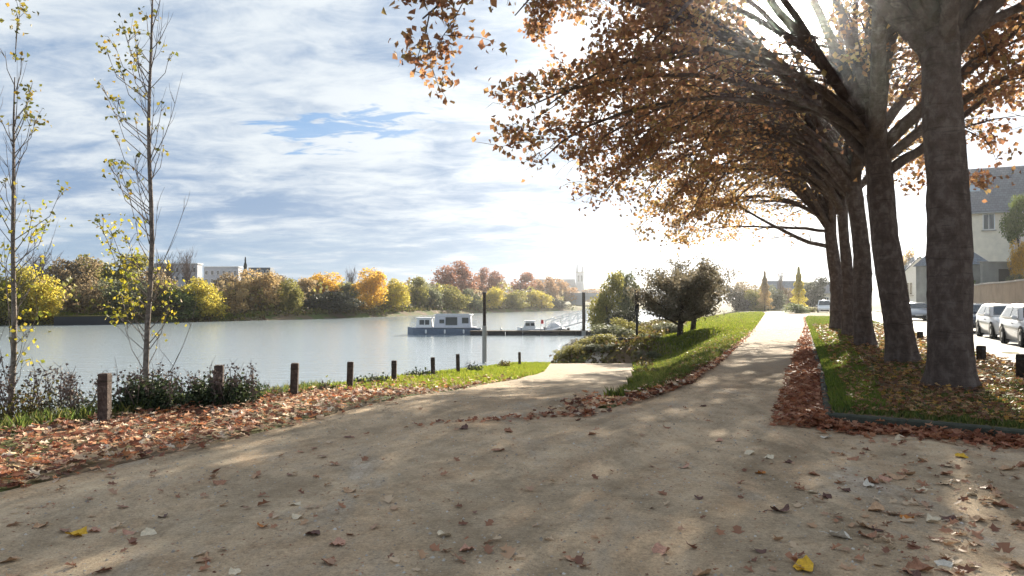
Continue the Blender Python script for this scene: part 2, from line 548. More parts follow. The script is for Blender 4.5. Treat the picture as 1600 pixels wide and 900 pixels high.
class MB:
    def __init__(self):
        self.v = []
        self.f = []

    def add(self, vs, fs):
        b = len(self.v)
        self.v.extend([tuple(float(q) for q in p) for p in vs])
        self.f.extend([tuple(b + i for i in f) for f in fs])
        return self

    def box(self, c, s, rz=0.0, taper=1.0):
        cx, cy, cz = c
        hx, hy, hz = s[0] / 2, s[1] / 2, s[2] / 2
        cs, sn = math.cos(rz), math.sin(rz)
        vs = []
        for z, k in ((-hz, 1.0), (hz, taper)):
            for x, y in ((-hx, -hy), (hx, -hy), (hx, hy), (-hx, hy)):
                x *= k
                y *= k
                vs.append((cx + x * cs - y * sn, cy + x * sn + y * cs, cz + z))
        return self.add(vs, [(3, 2, 1, 0), (4, 5, 6, 7), (0, 1, 5, 4), (1, 2, 6, 5), (2, 3, 7, 6), (3, 0, 4, 7)])

    def bevbox(self, c, s, b=0.02, rz=0.0):
        """box with chamfered top edges"""
        cx, cy, cz = c
        hx, hy, hz = s[0] / 2, s[1] / 2, s[2] / 2
        cs, sn = math.cos(rz), math.sin(rz)
        vs = []
        for z, dx in ((-hz, 0), (hz - b, 0), (hz, b)):
            for x, y in ((-hx + dx, -hy + dx), (hx - dx, -hy + dx), (hx - dx, hy - dx), (-hx + dx, hy - dx)):
                vs.append((cx + x * cs - y * sn, cy + x * sn + y * cs, cz + z))
        fs = [(3, 2, 1, 0), (8, 9, 10, 11)]
        for k in (0, 4):
            for i in range(4):
                j = (i + 1) % 4
                fs.append((k + i, k + j, k + 4 + j, k + 4 + i))
        return self.add(vs, fs)

    def tube(self, pts, rads, n=6, cap=True, jit=0.0):
        P = np.asarray(pts, dtype=float)
        k = len(P)
        T = np.gradient(P, axis=0)
        T /= np.linalg.norm(T, axis=1)[:, None] + 1e-9
        ref = np.array([0.0, 0.0, 1.0]) if abs(T[:, 2]).mean() < 0.75 else np.array([1.0, 0.0, 0.0])
        U = np.cross(T, ref)
        U /= np.linalg.norm(U, axis=1)[:, None] + 1e-9
        V = np.cross(T, U)
        a = np.arange(n) * 2 * PI / n
        r = np.asarray(rads, dtype=float)[:, None] * np.ones((1, n))
        if jit:
            r = r * (1 + jit * (np.random.RandomState(k * 31 + n).rand(k, n) - 0.5))
        ring = P[:, None, :] + r[:, :, None] * (np.cos(a)[None, :, None] * U[:, None, :] + np.sin(a)[None, :, None] * V[:, None, :])
        b = len(self.v)
        self.v.extend(map(tuple, ring.reshape(-1, 3).tolist()))
        for i in range(k - 1):
            o = b + i * n
            for j in range(n):
                q = (j + 1) % n
                self.f.append((o + j, o + q, o + n + q, o + n + j))
        if cap:
            self.f.append(tuple(b + j for j in range(n))[::-1])
            self.f.append(tuple(b + (k - 1) * n + j for j in range(n)))
        return self

    def bar(self, a, b, r=0.02, n=6):
        return self.tube([a, b], [r, r], n)

    def lathe(self, prof, n=16, axis='z', c=(0, 0, 0)):
        vs, fs = [], []
        for (r, h) in prof:
            for j in range(n):
                t = 2 * PI * j / n
                x, y = r * math.cos(t), r * math.sin(t)
                if axis == 'z':
                    p = (x, y, h)
                elif axis == 'y':
                    p = (x, h, y)
                else:
                    p = (h, x, y)
                vs.append((p[0] + c[0], p[1] + c[1], p[2] + c[2]))
        for i in range(len(prof) - 1):
            for j in range(n):
                q = (j + 1) % n
                fs.append((i * n + j, i * n + q, (i + 1) * n + q, (i + 1) * n + j))
        fs.append(tuple(range(n))[::-1])
        fs.append(tuple((len(prof) - 1) * n + j for j in range(n)))
        return self.add(vs, fs)

    def loft(self, secs, closed=True, caps=True):
        n = len(secs[0])
        vs = [p for s in secs for p in s]
        fs = []
        for i in range(len(secs) - 1):
            for j in range(n if closed else n - 1):
                q = (j + 1) % n
                fs.append((i * n + j, i * n + q, (i + 1) * n + q, (i + 1) * n + j))
        if caps:
            fs.append(tuple(range(n))[::-1])
            fs.append(tuple((len(secs) - 1) * n + j for j in range(n)))
        return self.add(vs, fs)

    def build(self, name, mat, parent=None, smooth=False, **kw):
        me = bpy.data.meshes.new(name)
        me.from_pydata(self.v, [], self.f)
        if smooth:
            me.polygons.foreach_set('use_smooth', np.ones(len(me.polygons), dtype=bool))
        me.materials.append(mat)
        me.update()
        return link_mesh(name, me, parent, **kw)


def leaf_mesh(name, P, size, mat, seed=0, up=0.0, lobed=False, hang=0.0):
    """one folded blade of 2 (or 6, lobed) triangles at every point of P; up=1 lies them flat"""
    r = np.random.RandomState(seed)
    P = np.asarray(P, dtype=float)
    N = len(P)
    size = size if np.ndim(size) else np.full(N, size)
    size = size * r.uniform(0.7, 1.25, N)
    nrm = r.normal(size=(N, 3))
    nrm[:, 2] = np.abs(nrm[:, 2]) if up else nrm[:, 2]
    nrm /= np.linalg.norm(nrm, axis=1)[:, None]
    nrm = nrm * (1 - up) + np.array([0, 0, 1.0]) * up
    nrm /= np.linalg.norm(nrm, axis=1)[:, None]
    d = r.normal(size=(N, 3))
    d[:, 2] -= hang
    d -= (d * nrm).sum(1)[:, None] * nrm
    d /= np.linalg.norm(d, axis=1)[:, None] + 1e-9
    s = np.cross(nrm, d)
    L = size[:, None]
    fold = (r.uniform(0.05, 0.35, N) * size)[:, None]
    if not lobed:
        v = np.stack([P - d * L * 0.5, P + s * L * 0.42 + nrm * fold, P + d * L * 0.55, P - s * L * 0.42 + nrm * fold], 1)
        base = (np.arange(N) * 4)[:, None]
        f = np.concatenate([base + np.array([[0, 2, 1]]), base + np.array([[0, 3, 2]])], 1).reshape(-1, 3)
        return np_mesh(name, v.reshape(-1, 3), f, mat)
    # outline of a lobed leaf: stalk end, side lobes, tip
    out = [(-0.5, 0.0, 0.0), (-0.30, 0.30, 0.6), (-0.02, 0.20, 0.35), (0.10, 0.48, 1.0), (0.22, 0.20, 0.3), (0.55, 0.0, 0.15),
           (0.22, -0.20, 0.3), (0.10, -0.48, 1.0), (-0.02, -0.20, 0.35), (-0.30, -0.30, 0.6)]
    tw = r.uniform(-0.5, 1.0, N)[:, None] * L * 0.18
    v = np.stack([P + d * L * a + s * L * b + nrm * (fold * c) + nrm * tw * (a * a) * 2 for a, b, c in out], 1)
    base = (np.arange(N) * 10)[:, None]
    tri = [(0, 2, 1), (2, 4, 3), (0, 5, 2), (2, 5, 4), (0, 8, 5), (8, 6, 5), (8, 7, 6), (0, 9, 8)]
    f = np.concatenate([base + np.array([t]) for t in tri], 1).reshape(-1, 3)
    return np_mesh(name, v.reshape(-1, 3), f, mat)


def grass_mesh(name, P, h, mat, seed=0, w=0.012):
    r = np.random.RandomState(seed)
    P = np.asarray(P, dtype=float)
    N = len(P)
    h = h if np.ndim(h) else np.full(N, h)
    h = (h * r.uniform(0.5, 1.3, N))[:, None]
    w = w if np.ndim(w) else np.full(N, w)
    a = r.uniform(0, 2 * PI, N)
    s = np.stack([np.cos(a), np.sin(a), np.zeros(N)], 1) * w[:, None]
    b = r.uniform(0, 2 * PI, N)
    lean = np.stack([np.cos(b), np.sin(b), np.zeros(N)], 1) * (r.uniform(0.1, 0.7, N))[:, None] * h
    up = np.array([0, 0, 1.0])
    v = np.stack([P - s, P + s, P + up * h * 0.55 + lean * 0.35 + s * 0.6, P + up * h + lean], 1)
    base = (np.arange(N) * 4)[:, None]
    f = np.concatenate([base + np.array([[0, 1, 2]]), base + np.array([[0, 2, 3]])], 1).reshape(-1, 3)
    return np_mesh(name, v.reshape(-1, 3), f, mat)


# ------------------------------------------------------------------ where things are


def at(px, d, py=None, z=None):
    x = (px - 800.0) / F * d
    if z is None:
        z = EYE + (HOR - py) / F * d
    return Vector((x, d, z))


WATER = -2.0


def curve(pts):
    ys = np.array([p[0] for p in pts], float)
    xs = np.array([p[1] for p in pts], float)

    def f(y):
        y = np.asarray(y, float)
        v = np.interp(y, ys, xs)
        lo = xs[0] + (y - ys[0]) * (xs[1] - xs[0]) / (ys[1] - ys[0])
        hi = xs[-1] + (y - ys[-1]) * (xs[-1] - xs[-2]) / (ys[-1] - ys[-2])
        return np.where(y < ys[0], lo, np.where(y > ys[-1], hi, v))
    return f


road_left = curve([(0, -6.6), (6.2, -4.3), (7.86, -3.45), (10, -2.6), (14.6, -1.3), (20, 0.1), (25.8, 1.1), (39, 2.0), (42, 2.2)])
ramp_right = curve([(11, 1.25), (13, 2.0), (16, 2.8), (25, 4.4), (39, 6.6), (42, 7.0)])
path_left = curve([(11, 1.45), (14.2, 3.3), (20.5, 5.8), (37, 12.0), (92, 31.5), (120, 40)])
path_right = curve([(9.0, 3.3), (10.9, 4.0), (26.4, 10.3), (46, 18.4), (92, 36.2), (120, 46)])
verge_left = curve([(9.73, 4.21), (14.2, 6.02), (37, 14.9), (60, 23.8), (92, 37.0)])
verge_right = curve([(7, 7.7), (16, 11.3), (34, 18.5), (95, 42.9)])
bollard_x = curve([(0, -10.0), (9.75, -5.36), (12.9, -3.8), (15.6, -3.42), (18.7, -3.0), (22, -2.34), (24.6, -1.8), (35, 0.36), (42, 1.3)])
shore_x = curve([(30, 0.0), (41, 2.0), (50, 4.5), (60, 7.0), (83, 11.5), (120, 24.0), (200, 46.0), (300, 75.0)])
far_x = curve([(60, -230.0), (108, -75.0), (137, -45.0), (166, -28.8), (219, -9.5), (277, 24.0), (330, 60.0)])


def sm(t):
    t = np.clip(t, 0, 1)
    return t * t * (3 - 2 * t)


def ramp_z(y):
    y = np.asarray(y, float)
    z = -0.0625 * np.maximum(0, y - 11.5) * sm((y - 10.5) / 3.0)
    return np.maximum(z - np.maximum(0, y - 39.5) * 0.25, -3.4)


def H(x, y):
    x = np.asarray(x, float)
    y = np.asarray(y, float)
    zr = ramp_z(np.minimum(y, 60))
    # near the ramp
    xb = bollard_x(y)
    left = zr + (-3.4 - zr) * sm((xb - 0.7 - x) / 5.0)
    xr, xl = ramp_right(np.minimum(y, 42)), path_left(y)
    t = np.clip((x - xr) / np.maximum(xl - xr, 0.2), 0, 1)
    mid = zr * (1 - sm(t))
    h1 = np.where(x < xb, left, np.where(x < xr, zr, mid))
    h1 = np.where(y < 11, np.where(x < xb, left, 0.0), h1)
    # beyond the slip: shore on the left, path on the right
    xs = shore_x(y)
    u = (x - xs) / np.maximum(xl - xs, 1.0)
    h2 = np.interp(u, [-0.5, 0.0, 0.12, 0.8, 1.0], [-3.4, -2.05, -1.55, -0.12, 0.0])
    w = sm((y - 40.0) / 3.5)
    h = h1 * (1 - w) + h2 * w
    # far bank
    yb = np.interp(x, [-230, -75, -45, -28.8, -9.5, 24, 60, 400], [60, 108, 137, 166, 219, 277, 330, 700])
    far = y - yb
    hf = np.interp(far, [-6, 0, 3, 30, 120, 400, 2000], [-3.4, -2.0, -1.0, 0.0, 2.0, 9.0, 12.0])
    hf = hf * np.where(hf > 0, np.interp(x, [-150, -40, 0, 60], [1.6, 1.2, 0.25, 0.1]), 1.0)
    h = np.where((far > -6) & (x < shore_x(y) - 5), np.maximum(h, hf), h)
    und = 0.012 * np.sin(x * 1.7 + 0.6 * y) * np.cos(y * 1.1 - 0.4 * x) + 0.01 * np.sin(x * 3.1 - y * 2.3)
    return h + und * np.clip((h + 1.95) * 2, 0, 1)


def on_track(x, y):
    """inside one of the dirt sheets"""
    fore = (y < 11) & (x > road_left(y)) & (x < 20)
    ramp = (y >= 11) & (y < 39.7) & (x > road_left(y)) & (x < ramp_right(y))
    path = (y >= 11) & (y < 112) & (x > path_left(y)) & (x < verge_left(y) + 0.3)
    return fore | ramp | path


def axis(breaks):
    out = []
    for a, b, s in breaks:
        out.append(np.arange(a, b, s))
    return np.concatenate(out)


# ------------------------------------------------------------------ ground, tracks, river


def make_ground():
    gx = np.concatenate([-np.geomspace(4000, 90, 16), axis([(-80, -20, 3.0), (-20, 16, 0.4), (16, 50, 1.2), (50, 90, 4)]), np.geomspace(95, 4000, 16)])
    gy = np.concatenate([-np.geomspace(1500, 20, 8), axis([(-12, 0, 2.0), (0, 46, 0.4), (46, 110, 1.2), (110, 340, 4.0)]), np.geomspace(350, 6000, 18)])
    X, Y = np.meshgrid(gx, gy)
    Z = H(X, Y)
    Z = np.where(on_track(X, Y), Z - 0.05, Z)
    v = np.stack([X, Y, Z], 2).reshape(-1, 3)
    nx, ny = len(gx), len(gy)
    i = np.arange(nx * ny).reshape(ny, nx)
    f = np.stack([i[:-1, :-1], i[:-1, 1:], i[1:, 1:], i[1:, :-1]], 2).reshape(-1, 4)
    link_mesh("ground", np_mesh("ground", v, f, M['ground'], True), kind='structure')


def strip(name, ys, xl, xr, ncol, mat, lift=0.006, kind='structure', zf=None):
    rows = []
    for y in ys:
        a, b = float(xl(y)), float(xr(y))
        x = np.linspace(a, b, ncol)
        z = (H(x, np.full(ncol, y)) if zf is None else zf(x, np.full(ncol, y))) + lift
        rows.append(np.stack([x, np.full(ncol, y), z], 1))
    v = np.concatenate(rows)
    n = len(ys)
    i = np.arange(n * ncol).reshape(n, ncol)
    f = np.stack([i[:-1, :-1], i[:-1, 1:], i[1:, 1:], i[1:, :-1]], 2).reshape(-1, 4)
    return link_mesh(name, np_mesh(name, v, f, mat, True), kind=kind)


make_ground()
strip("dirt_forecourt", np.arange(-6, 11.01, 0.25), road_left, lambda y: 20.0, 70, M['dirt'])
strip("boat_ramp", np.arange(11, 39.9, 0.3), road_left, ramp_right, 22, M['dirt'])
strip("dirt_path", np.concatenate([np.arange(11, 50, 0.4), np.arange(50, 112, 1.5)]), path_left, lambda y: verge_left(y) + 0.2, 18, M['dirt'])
wm = MB()
wm.add([(-600, 8, WATER), (600, 8, WATER), (600, 900, WATER), (-600, 900, WATER)], [(0, 1, 2, 3)])
wm.build("river", M['water'], kind='structure')
strip("street", np.arange(-6, 130, 2.0), lambda y: verge_right(y) + 0.16, lambda y: verge_right(y) + 4.9, 8, M['asphalt'], 0.004, zf=lambda x, y: 0.0 * x + 0.012)
strip("pavement", np.arange(4, 120, 2.0), lambda y: verge_right(y) + 4.9, lambda y: verge_right(y) + 6.4, 5, M['kerb'], 0.0, zf=lambda x, y: 0.0 * x + 0.13)
strip("foot_path", np.arange(41.5, 56, 0.5), lambda y: 3.9 + (y - 41.5) * 0.52, lambda y: 5.0 + (y - 41.5) * 0.50, 4, M['gravel'], 0.05)
fh = MB()
hp = [(-3000, 34), (-1500, 36), (-900, 32), (-500, 36), (-150, 31), (200, 27), (700, 30), (1300, 36), (2500, 32), (4500, 28)]
secs = []
for i in range(len(hp) * 4 - 3):
    x = -3000 + i * 7500 / (len(hp) * 4 - 4)
    z = float(np.interp(x, [p[0] for p in hp], [p[1] for p in hp])) + 1.5 * math.sin(i * 1.3)
    secs.append([(x, 1050, -5), (x, 1120, z * 0.7), (x, 1220, z), (x, 1500, z * 0.8), (x, 1700, -5)])
fh.loft(secs, closed=False, caps=False).build("far_hills", M['hill'], smooth=True, kind='structure')

# grass verge under the plane trees (a slab one kerb high)
VZ = 0.11


def verge_z(x, y):
    return VZ + 0.03 * np.sin(x * 0.9 + y * 0.7) * np.sin(y * 0.5) * np.clip((x - verge_left(y)) * 2, 0, 1)


def make_verge():
    ys = np.concatenate([np.arange(7.0, 30, 0.3), np.arange(30, 95, 1.5)])

    def xl(y):
        return np.where(y < 9.73, 4.21 + (9.73 - y) * (7.7 - 4.21) / (9.73 - 7.0), verge_left(y))
    n = 14
    rows = []
    for y in ys:
        x = np.linspace(float(xl(y)), float(max(verge_right(y), xl(y) + 0.02)), n)
        z = verge_z(x, np.full(n, y))
        top = np.stack([x, np.full(n, y), z], 1)
        rows.append(np.concatenate([[[x[0], y, -0.1]], top, [[x[-1], y, -0.1]]]))
    v = np.concatenate(rows)
    k = n + 2
    i = np.arange(len(ys) * k).reshape(len(ys), k)
    f = np.stack([i[:-1, :-1], i[:-1, 1:], i[1:, 1:], i[1:, :-1]], 2).reshape(-1, 4)
    link_mesh("grass_verge", np_mesh("grass_verge", v, f, M['ground'], True), kind='structure')
    return xl


verge_edge = make_verge()
# kerb stones along the front of the verge and the first metres of its path side
kr = empty("kerb", (0, 0, 0), kind='structure')
A, B = np.array([4.21, 9.73]), np.array([7.7, 7.0])
nk = 5
for i in range(nk):
    p = A + (B - A) * (i + 0.5) / nk
    L = np.linalg.norm(B - A) / nk
    MB().bevbox((p[0] - 0.045, p[1] - 0.055, 0.035 + 0.006 * (i % 2)), (L - 0.012, 0.11, 0.21), 0.02, math.atan2(B[1] - A[1], B[0] - A[0]) + 0.01 * (i % 3 - 1)).build("kerb_stone", M['kerb'], kr)
for i in range(22):
    y0, y1 = 9.8 + i * 1.0, 10.8 + i * 1.0
    x0, x1 = float(verge_left(y0)), float(verge_left(y1))
    L = math.hypot(x1 - x0, y1 - y0)
    MB().bevbox(((x0 + x1) / 2 - 0.06, (y0 + y1) / 2, 0.01 + 0.006 * (i % 2)), (L - 0.012, 0.10, 0.2), 0.02, math.atan2(y1 - y0, x1 - x0)).build("kerb_stone", M['kerb'], kr)

# ------------------------------------------------------------------ plane trees


def grow(p0, az, e0, e1, L, steps, r, wob=0.12, droop=0.0):
    """a bending branch path: azimuth az, elevation going from e0 to e1"""
    pts = [np.array(p0, float)]
    a = az
    for i in range(steps):
        t = (i + 0.5) / steps
        e = e0 + (e1 - e0) * t - droop * t * t
        a += r.normal() * wob
        e += r.normal() * wob * 0.7
        d = np.array([math.sin(a) * math.cos(e), math.cos(a) * math.cos(e), math.sin(e)])
        pts.append(pts[-1] + d * L / steps)
    return np.array(pts)


def sun_gap(W):
    """smallest angle (degrees) between the points W and the line of the low sun: the canopy stays open there"""
    v = np.atleast_2d(W) - np.array([0, 0, EYE])
    return np.degrees(np.arccos(np.clip((v @ np.array(SUN_DIR)) / np.linalg.norm(v, axis=1), -1, 1)))


def plane_tree(base, top, r0, seed, label, limbs, leaf_mat, per_twig=26, leaf=0.16, density=1.0, low_cut=3.7):
    """base, top: foot and fork of the trunk; limbs: list of (azimuth deg from +Y clockwise, e0, e1, length, radius, start 0..1)"""
    r = np.random.RandomState(seed)
    root = empty("plane_tree", base, label=label, cat="tree", group="plane trees along the path")
    hgt = top[2] - base[2]
    off = np.array(top) - np.array(base)
    # trunk: a lumpy tapered column with a flared foot
    n = 44
    zs = np.concatenate([[-0.15, 0.0, 0.06, 0.13, 0.22, 0.32, 0.44], np.arange(0.56, hgt + 0.7, 0.13)])
    knots = [(r.uniform(0, 6.28), r.uniform(0.5, hgt - 0.3), r.uniform(0.08, 0.17), r.choice([-1, 1, 1])) for _ in range(16)]
    ph = r.uniform(0, 6.28, 8)
    vs = []
    for z in zs:
        t = z / hgt
        cx, cy = off[0] * t + 0.04 * math.sin(z * 1.3 + ph[0]), off[1] * t + 0.04 * math.sin(z * 1.1 + ph[1])
        rad = r0 * (1.0 - 0.17 * min(1, max(0, t)) + 0.26 * math.exp(-max(z, 0) / 0.28))
        if t > 1.0:
            rad *= 1 - 0.5 * (t - 1) / (0.7 / hgt)
        for j in range(n):
            a = 2 * PI * j / n
            k = 1 + 0.045 * math.sin(3 * a + ph[2] + z * 0.6) + 0.035 * math.sin(5 * a + ph[3] - z * 0.9) + 0.022 * math.sin(9 * a + z * 2.2 + ph[4]) + 0.03 * math.sin(z * 2.6 + 2 * a + ph[5]) \
                + 0.16 * math.exp(-max(z, 0) / 0.28) * math.sin(5 * a + ph[6]) + r.normal() * 0.010
            for (ka, kz, ks, kg) in knots:
                da = (a - ka + PI) % (2 * PI) - PI
                q_ = ((da * rad) ** 2 + (z - kz) ** 2) / (ks * ks)
                if q_ < 5:
                    k += kg * 0.09 * math.exp(-q_)
            vs.append((cx + rad * k * math.cos(a), cy + rad * k * math.sin(a), z))
    f = []
    for i in range(len(zs) - 1):
        for j in range(n):
            q = (j + 1) % n
            f.append((i * n + j, i * n + q, (i + 1) * n + q, (i + 1) * n + j))
    tb = MB().add(vs, f + [tuple((len(zs) - 1) * n + j for j in range(n))])
    tb.build("trunk", M['bark'], root, True)
    br = MB()
    leafP = []
    for (az, e0, e1, L, rad, st) in limbs:
        p0 = off * st
        for _k in range(8):
            pts = grow(p0, R(az), R(e0), R(e1), L, 11, r, 0.085, 0.06)
            if sun_gap(pts + np.array(base)).min() > 2.3:
                break
            az += 9
        W_ = pts + np.array(base)
        bad = np.nonzero((((2.7 + 0.38 * W_[:, 1]) - W_[:, 0]) * 0.934 > 7.9) | (W_[:, 2] < low_cut + 0.3))[0]
        bad = bad[bad > 4]
        if len(bad):
            u_ = np.linspace(0, bad[0], 12)
            pts = np.stack([np.interp(u_, np.arange(len(pts)), pts[:, c_]) for c_ in range(3)], 1)
        t = np.linspace(0, 1, len(pts))
        MB().tube(pts, rad * (1 - t) ** 0.8 * 0.95 + 0.014, 9, jit=0.12).build("limb", M['bark'], root, True)
        # side branches
        nb = int(L * 1.3 * density)
        for k in range(nb):
            tt = 0.16 + 0.84 * (k + r.rand()) / nb
            i = min(int(tt * 11), 10)
            q = pts[i] + (pts[i + 1] - pts[i]) * (tt * 11 - i)
            d = pts[i + 1] - pts[i]
            baz = math.atan2(d[0], d[1])
            bel = math.asin(max(-1, min(1, d[2] / (np.linalg.norm(d) + 1e-9))))
            side = 1 if k % 2 else -1
            sl = (3.3 - 1.5 * tt) * r.uniform(0.65, 1.2)
            sp = grow(q, baz + side * R(r.uniform(18, 70)), bel * 0.6 + R(r.uniform(-25, 35)), R(r.uniform(-35, 10)), sl, 5, r, 0.16, 0.35)
            we = sp[-1] + np.array(base)
            if sun_gap(sp + np.array(base)).min() < 1.6 or ((2.7 + 0.38 * we[1]) - we[0]) * 0.934 > 9.5 or we[2] < low_cut + 0.1:
                continue
            s = np.linspace(0, 1, 6)
            br0 = max(0.010, 0.22 * rad * (1 - tt) + 0.008)
            br.tube(sp, br0 * (1 - s) + 0.004, 5, cap=False)
            for w in range(5):
                ww = r.uniform(0.15, 1.0)
                ii = min(int(ww * 5), 4)
                q2 = sp[ii] + (sp[ii + 1] - sp[ii]) * (ww * 5 - ii)
                tp = grow(q2, r.uniform(0, 6.28), R(r.uniform(-30, 50)), R(r.uniform(-60, 0)), r.uniform(0.5, 1.15), 3, r, 0.25)
                if sun_gap(tp + np.array(base)).min() < 1.5:
                    continue
                br.tube(tp, [0.008, 0.007, 0.005, 0.003], 3, cap=False)
                m_ = int(per_twig * r.uniform(0.5, 1.4))
                u = r.uniform(0.1, 1.05, m_) * 3
                iu = np.minimum(u.astype(int), 2)
                lp = tp[iu] + (tp[iu + 1] - tp[iu]) * (u - iu)[:, None] + r.normal(size=(m_, 3)) * np.array([0.15, 0.15, 0.13])
                leafP.append(lp)
    br.build("branches", M['bark'], root, True, kind='stuff')
    P = np.concatenate(leafP)
    P = P[P[:, 2] > low_cut * (0.94 + 0.12 * r.rand(len(P)))]
    # thin inside, full at the rim; a gap cut along the camera's line to the low sun
    dist = np.hypot(P[:, 0], P[:, 1])
    W = P + np.array(base)
    perp = ((2.7 + 0.38 * W[:, 1]) - W[:, 0]) * 0.934
    pr = np.where(perp < -0.5, np.clip((dist - 1.0) / 3.0, 0.1, 1.0), np.clip((dist - 2.0) / 5.5, 0.08, 1.0) * np.clip(0.68 + (perp - 4.8) / 3.0, 0.68, 1.0))
    pr = np.maximum(pr, np.where(P[:, 2] > 9.0, 0.5, 0.0))
    keep = r.rand(len(P)) < pr
    keep &= perp < 9.15 + r.normal(size=len(P)) * 0.25
    v = W - np.array([0, 0, EYE])
    ang = np.degrees(np.arccos(np.clip((v @ np.array(SUN_DIR)) / np.linalg.norm(v, axis=1), -1, 1)))
    keep &= ang > 1.6 + 3.2 * r.rand(len(P))
    P = P[keep]
    link_mesh("crown", leaf_mesh("crown", P, leaf, leaf_mat, seed, hang=0.4), root, kind='stuff')
    return root


def limb_set(r, n, L=(8.5, 10.5), rad=(0.13, 0.2), base_az=0.0, extra=()):
    out = []
    for i in range(n):
        out.append((base_az + 360.0 * i / n + r.uniform(-15, 15), r.uniform(48, 66), r.uniform(8, 32), r.uniform(*L), r.uniform(*rad), r.uniform(0.90, 1.0)))
    # leaders
    for i in range(4):
        out.append((90.0 * i + r.uniform(-30, 30), r.uniform(68, 84), r.uniform(48, 74), r.uniform(8, 10.5), r.uniform(0.12, 0.19), 0.97))
    return out + list(extra)


rt = np.random.RandomState(11)
TREES = [
    # base, fork, radius, label, gold
    ((7.55, 12.7, VZ), (7.42, 12.7, 6.1), 0.355, "nearest plane tree, thick trunk on the verge in front of the parked cars", 'leaf_plane'),
    ((9.15, 17.4, VZ), (8.5, 17.3, 5.6), 0.325, "second plane tree of the row, its trunk leaning towards the path", 'leaf_plane'),
    ((11.7, 24.4, VZ), (11.3, 24.4, 6.0), 0.29, "middle plane tree of the row of five, third trunk from the nearest", 'leaf_plane'),
    ((14.15, 31.0, VZ), (13.9, 31.0, 6.0), 0.235, "fourth plane tree of the row, slim trunk half hidden between its neighbours", 'leaf_plane_gold'),
    ((16.75, 38.0, VZ), (16.4, 38.0, 6.0), 0.34, "farthest plane tree of the row, low limb reaching out over the path", 'leaf_plane_gold'),
]
for i, (b, t, r0, lab, lm) in enumerate(TREES):
    extra = []
    left = -69.0                                      # azimuth square to the row, towards the river
    tip = (-24, -33, -38, -42, -46)[i]                # how far the long limbs droop towards the river
    # thick straight limbs rising towards the river, thin low ones drooping from below them
    # many straight limbs rising towards the river, thin low ones drooping from below them
    nl = 9
    for q in range(nl):
        da = -46 + 92 * q / (nl - 1) + rt.uniform(-6, 6)
        e0 = rt.uniform(46, 66) + (8 if i == 0 else 0)
        extra.append((left + da, e0, e0 - (rt.uniform(36, 62) if i == 0 else rt.uniform(6, 26)), rt.uniform(9.0, 11.5) + (1.2 if i == 0 else 0), rt.uniform(0.10, 0.165), rt.uniform(0.80, 1.04) if i else rt.uniform(0.98, 1.04)))
    for da, e0, L in ((-24, 38, 11.6), (-12, 40, 12.2), (2, 36, 12.4), (15, 42, 12.6), (26, 36, 12.6), (36, 42, 12.4), (46, 38, 12.0)) if i == 0 else ((-42, 42, 9.4), (-26, 36, 10.2), (-12, 33, 10.4), (2, 44, 10.6), (14, 34, 10.4), (28, 40, 10.2), (42, 38, 9.4)):
        extra.append((left + da + rt.uniform(-5, 5), e0 + rt.uniform(-3, 12) + (22 if i == 0 else 4), (-58 if i == 0 else tip - 8) + rt.uniform(-12, 10), (12.6 if i == 0 else L) * rt.uniform(0.9, 1.06), 0.07, rt.uniform(0.9, 1.02)))
    if i == 0:
        extra += [(-60, 66, 60, 9, 0.21, 0.98), (95, 62, 55, 8, 0.2, 0.98), (40, 40, -12, 6.0, 0.09, 0.95), (75, 38, -10, 5.5, 0.09, 0.95)]
    elif i == 1:
        extra += [(60, 30, 35, 5, 0.13, 0.80), (100, 45, 10, 6, 0.11, 0.85)]
    elif i == 4:
        extra += [(left - 5, 12, 46, 6.5, 0.11, 0.72), (left + 8, 14, -5, 7.0, 0.08, 0.86), (0, 40, -12, 8, 0.12, 0.9)]
    plane_tree(b, t, r0, 100 + i, lab, limb_set(rt, 4, base_az=left + 90, extra=extra), M[lm],
               per_twig=(44, 23, 14, 12, 11)[i], leaf=(0.135, 0.14, 0.145, 0.155, 0.165)[i])

# ------------------------------------------------------------------ far trees
CROWN = {}


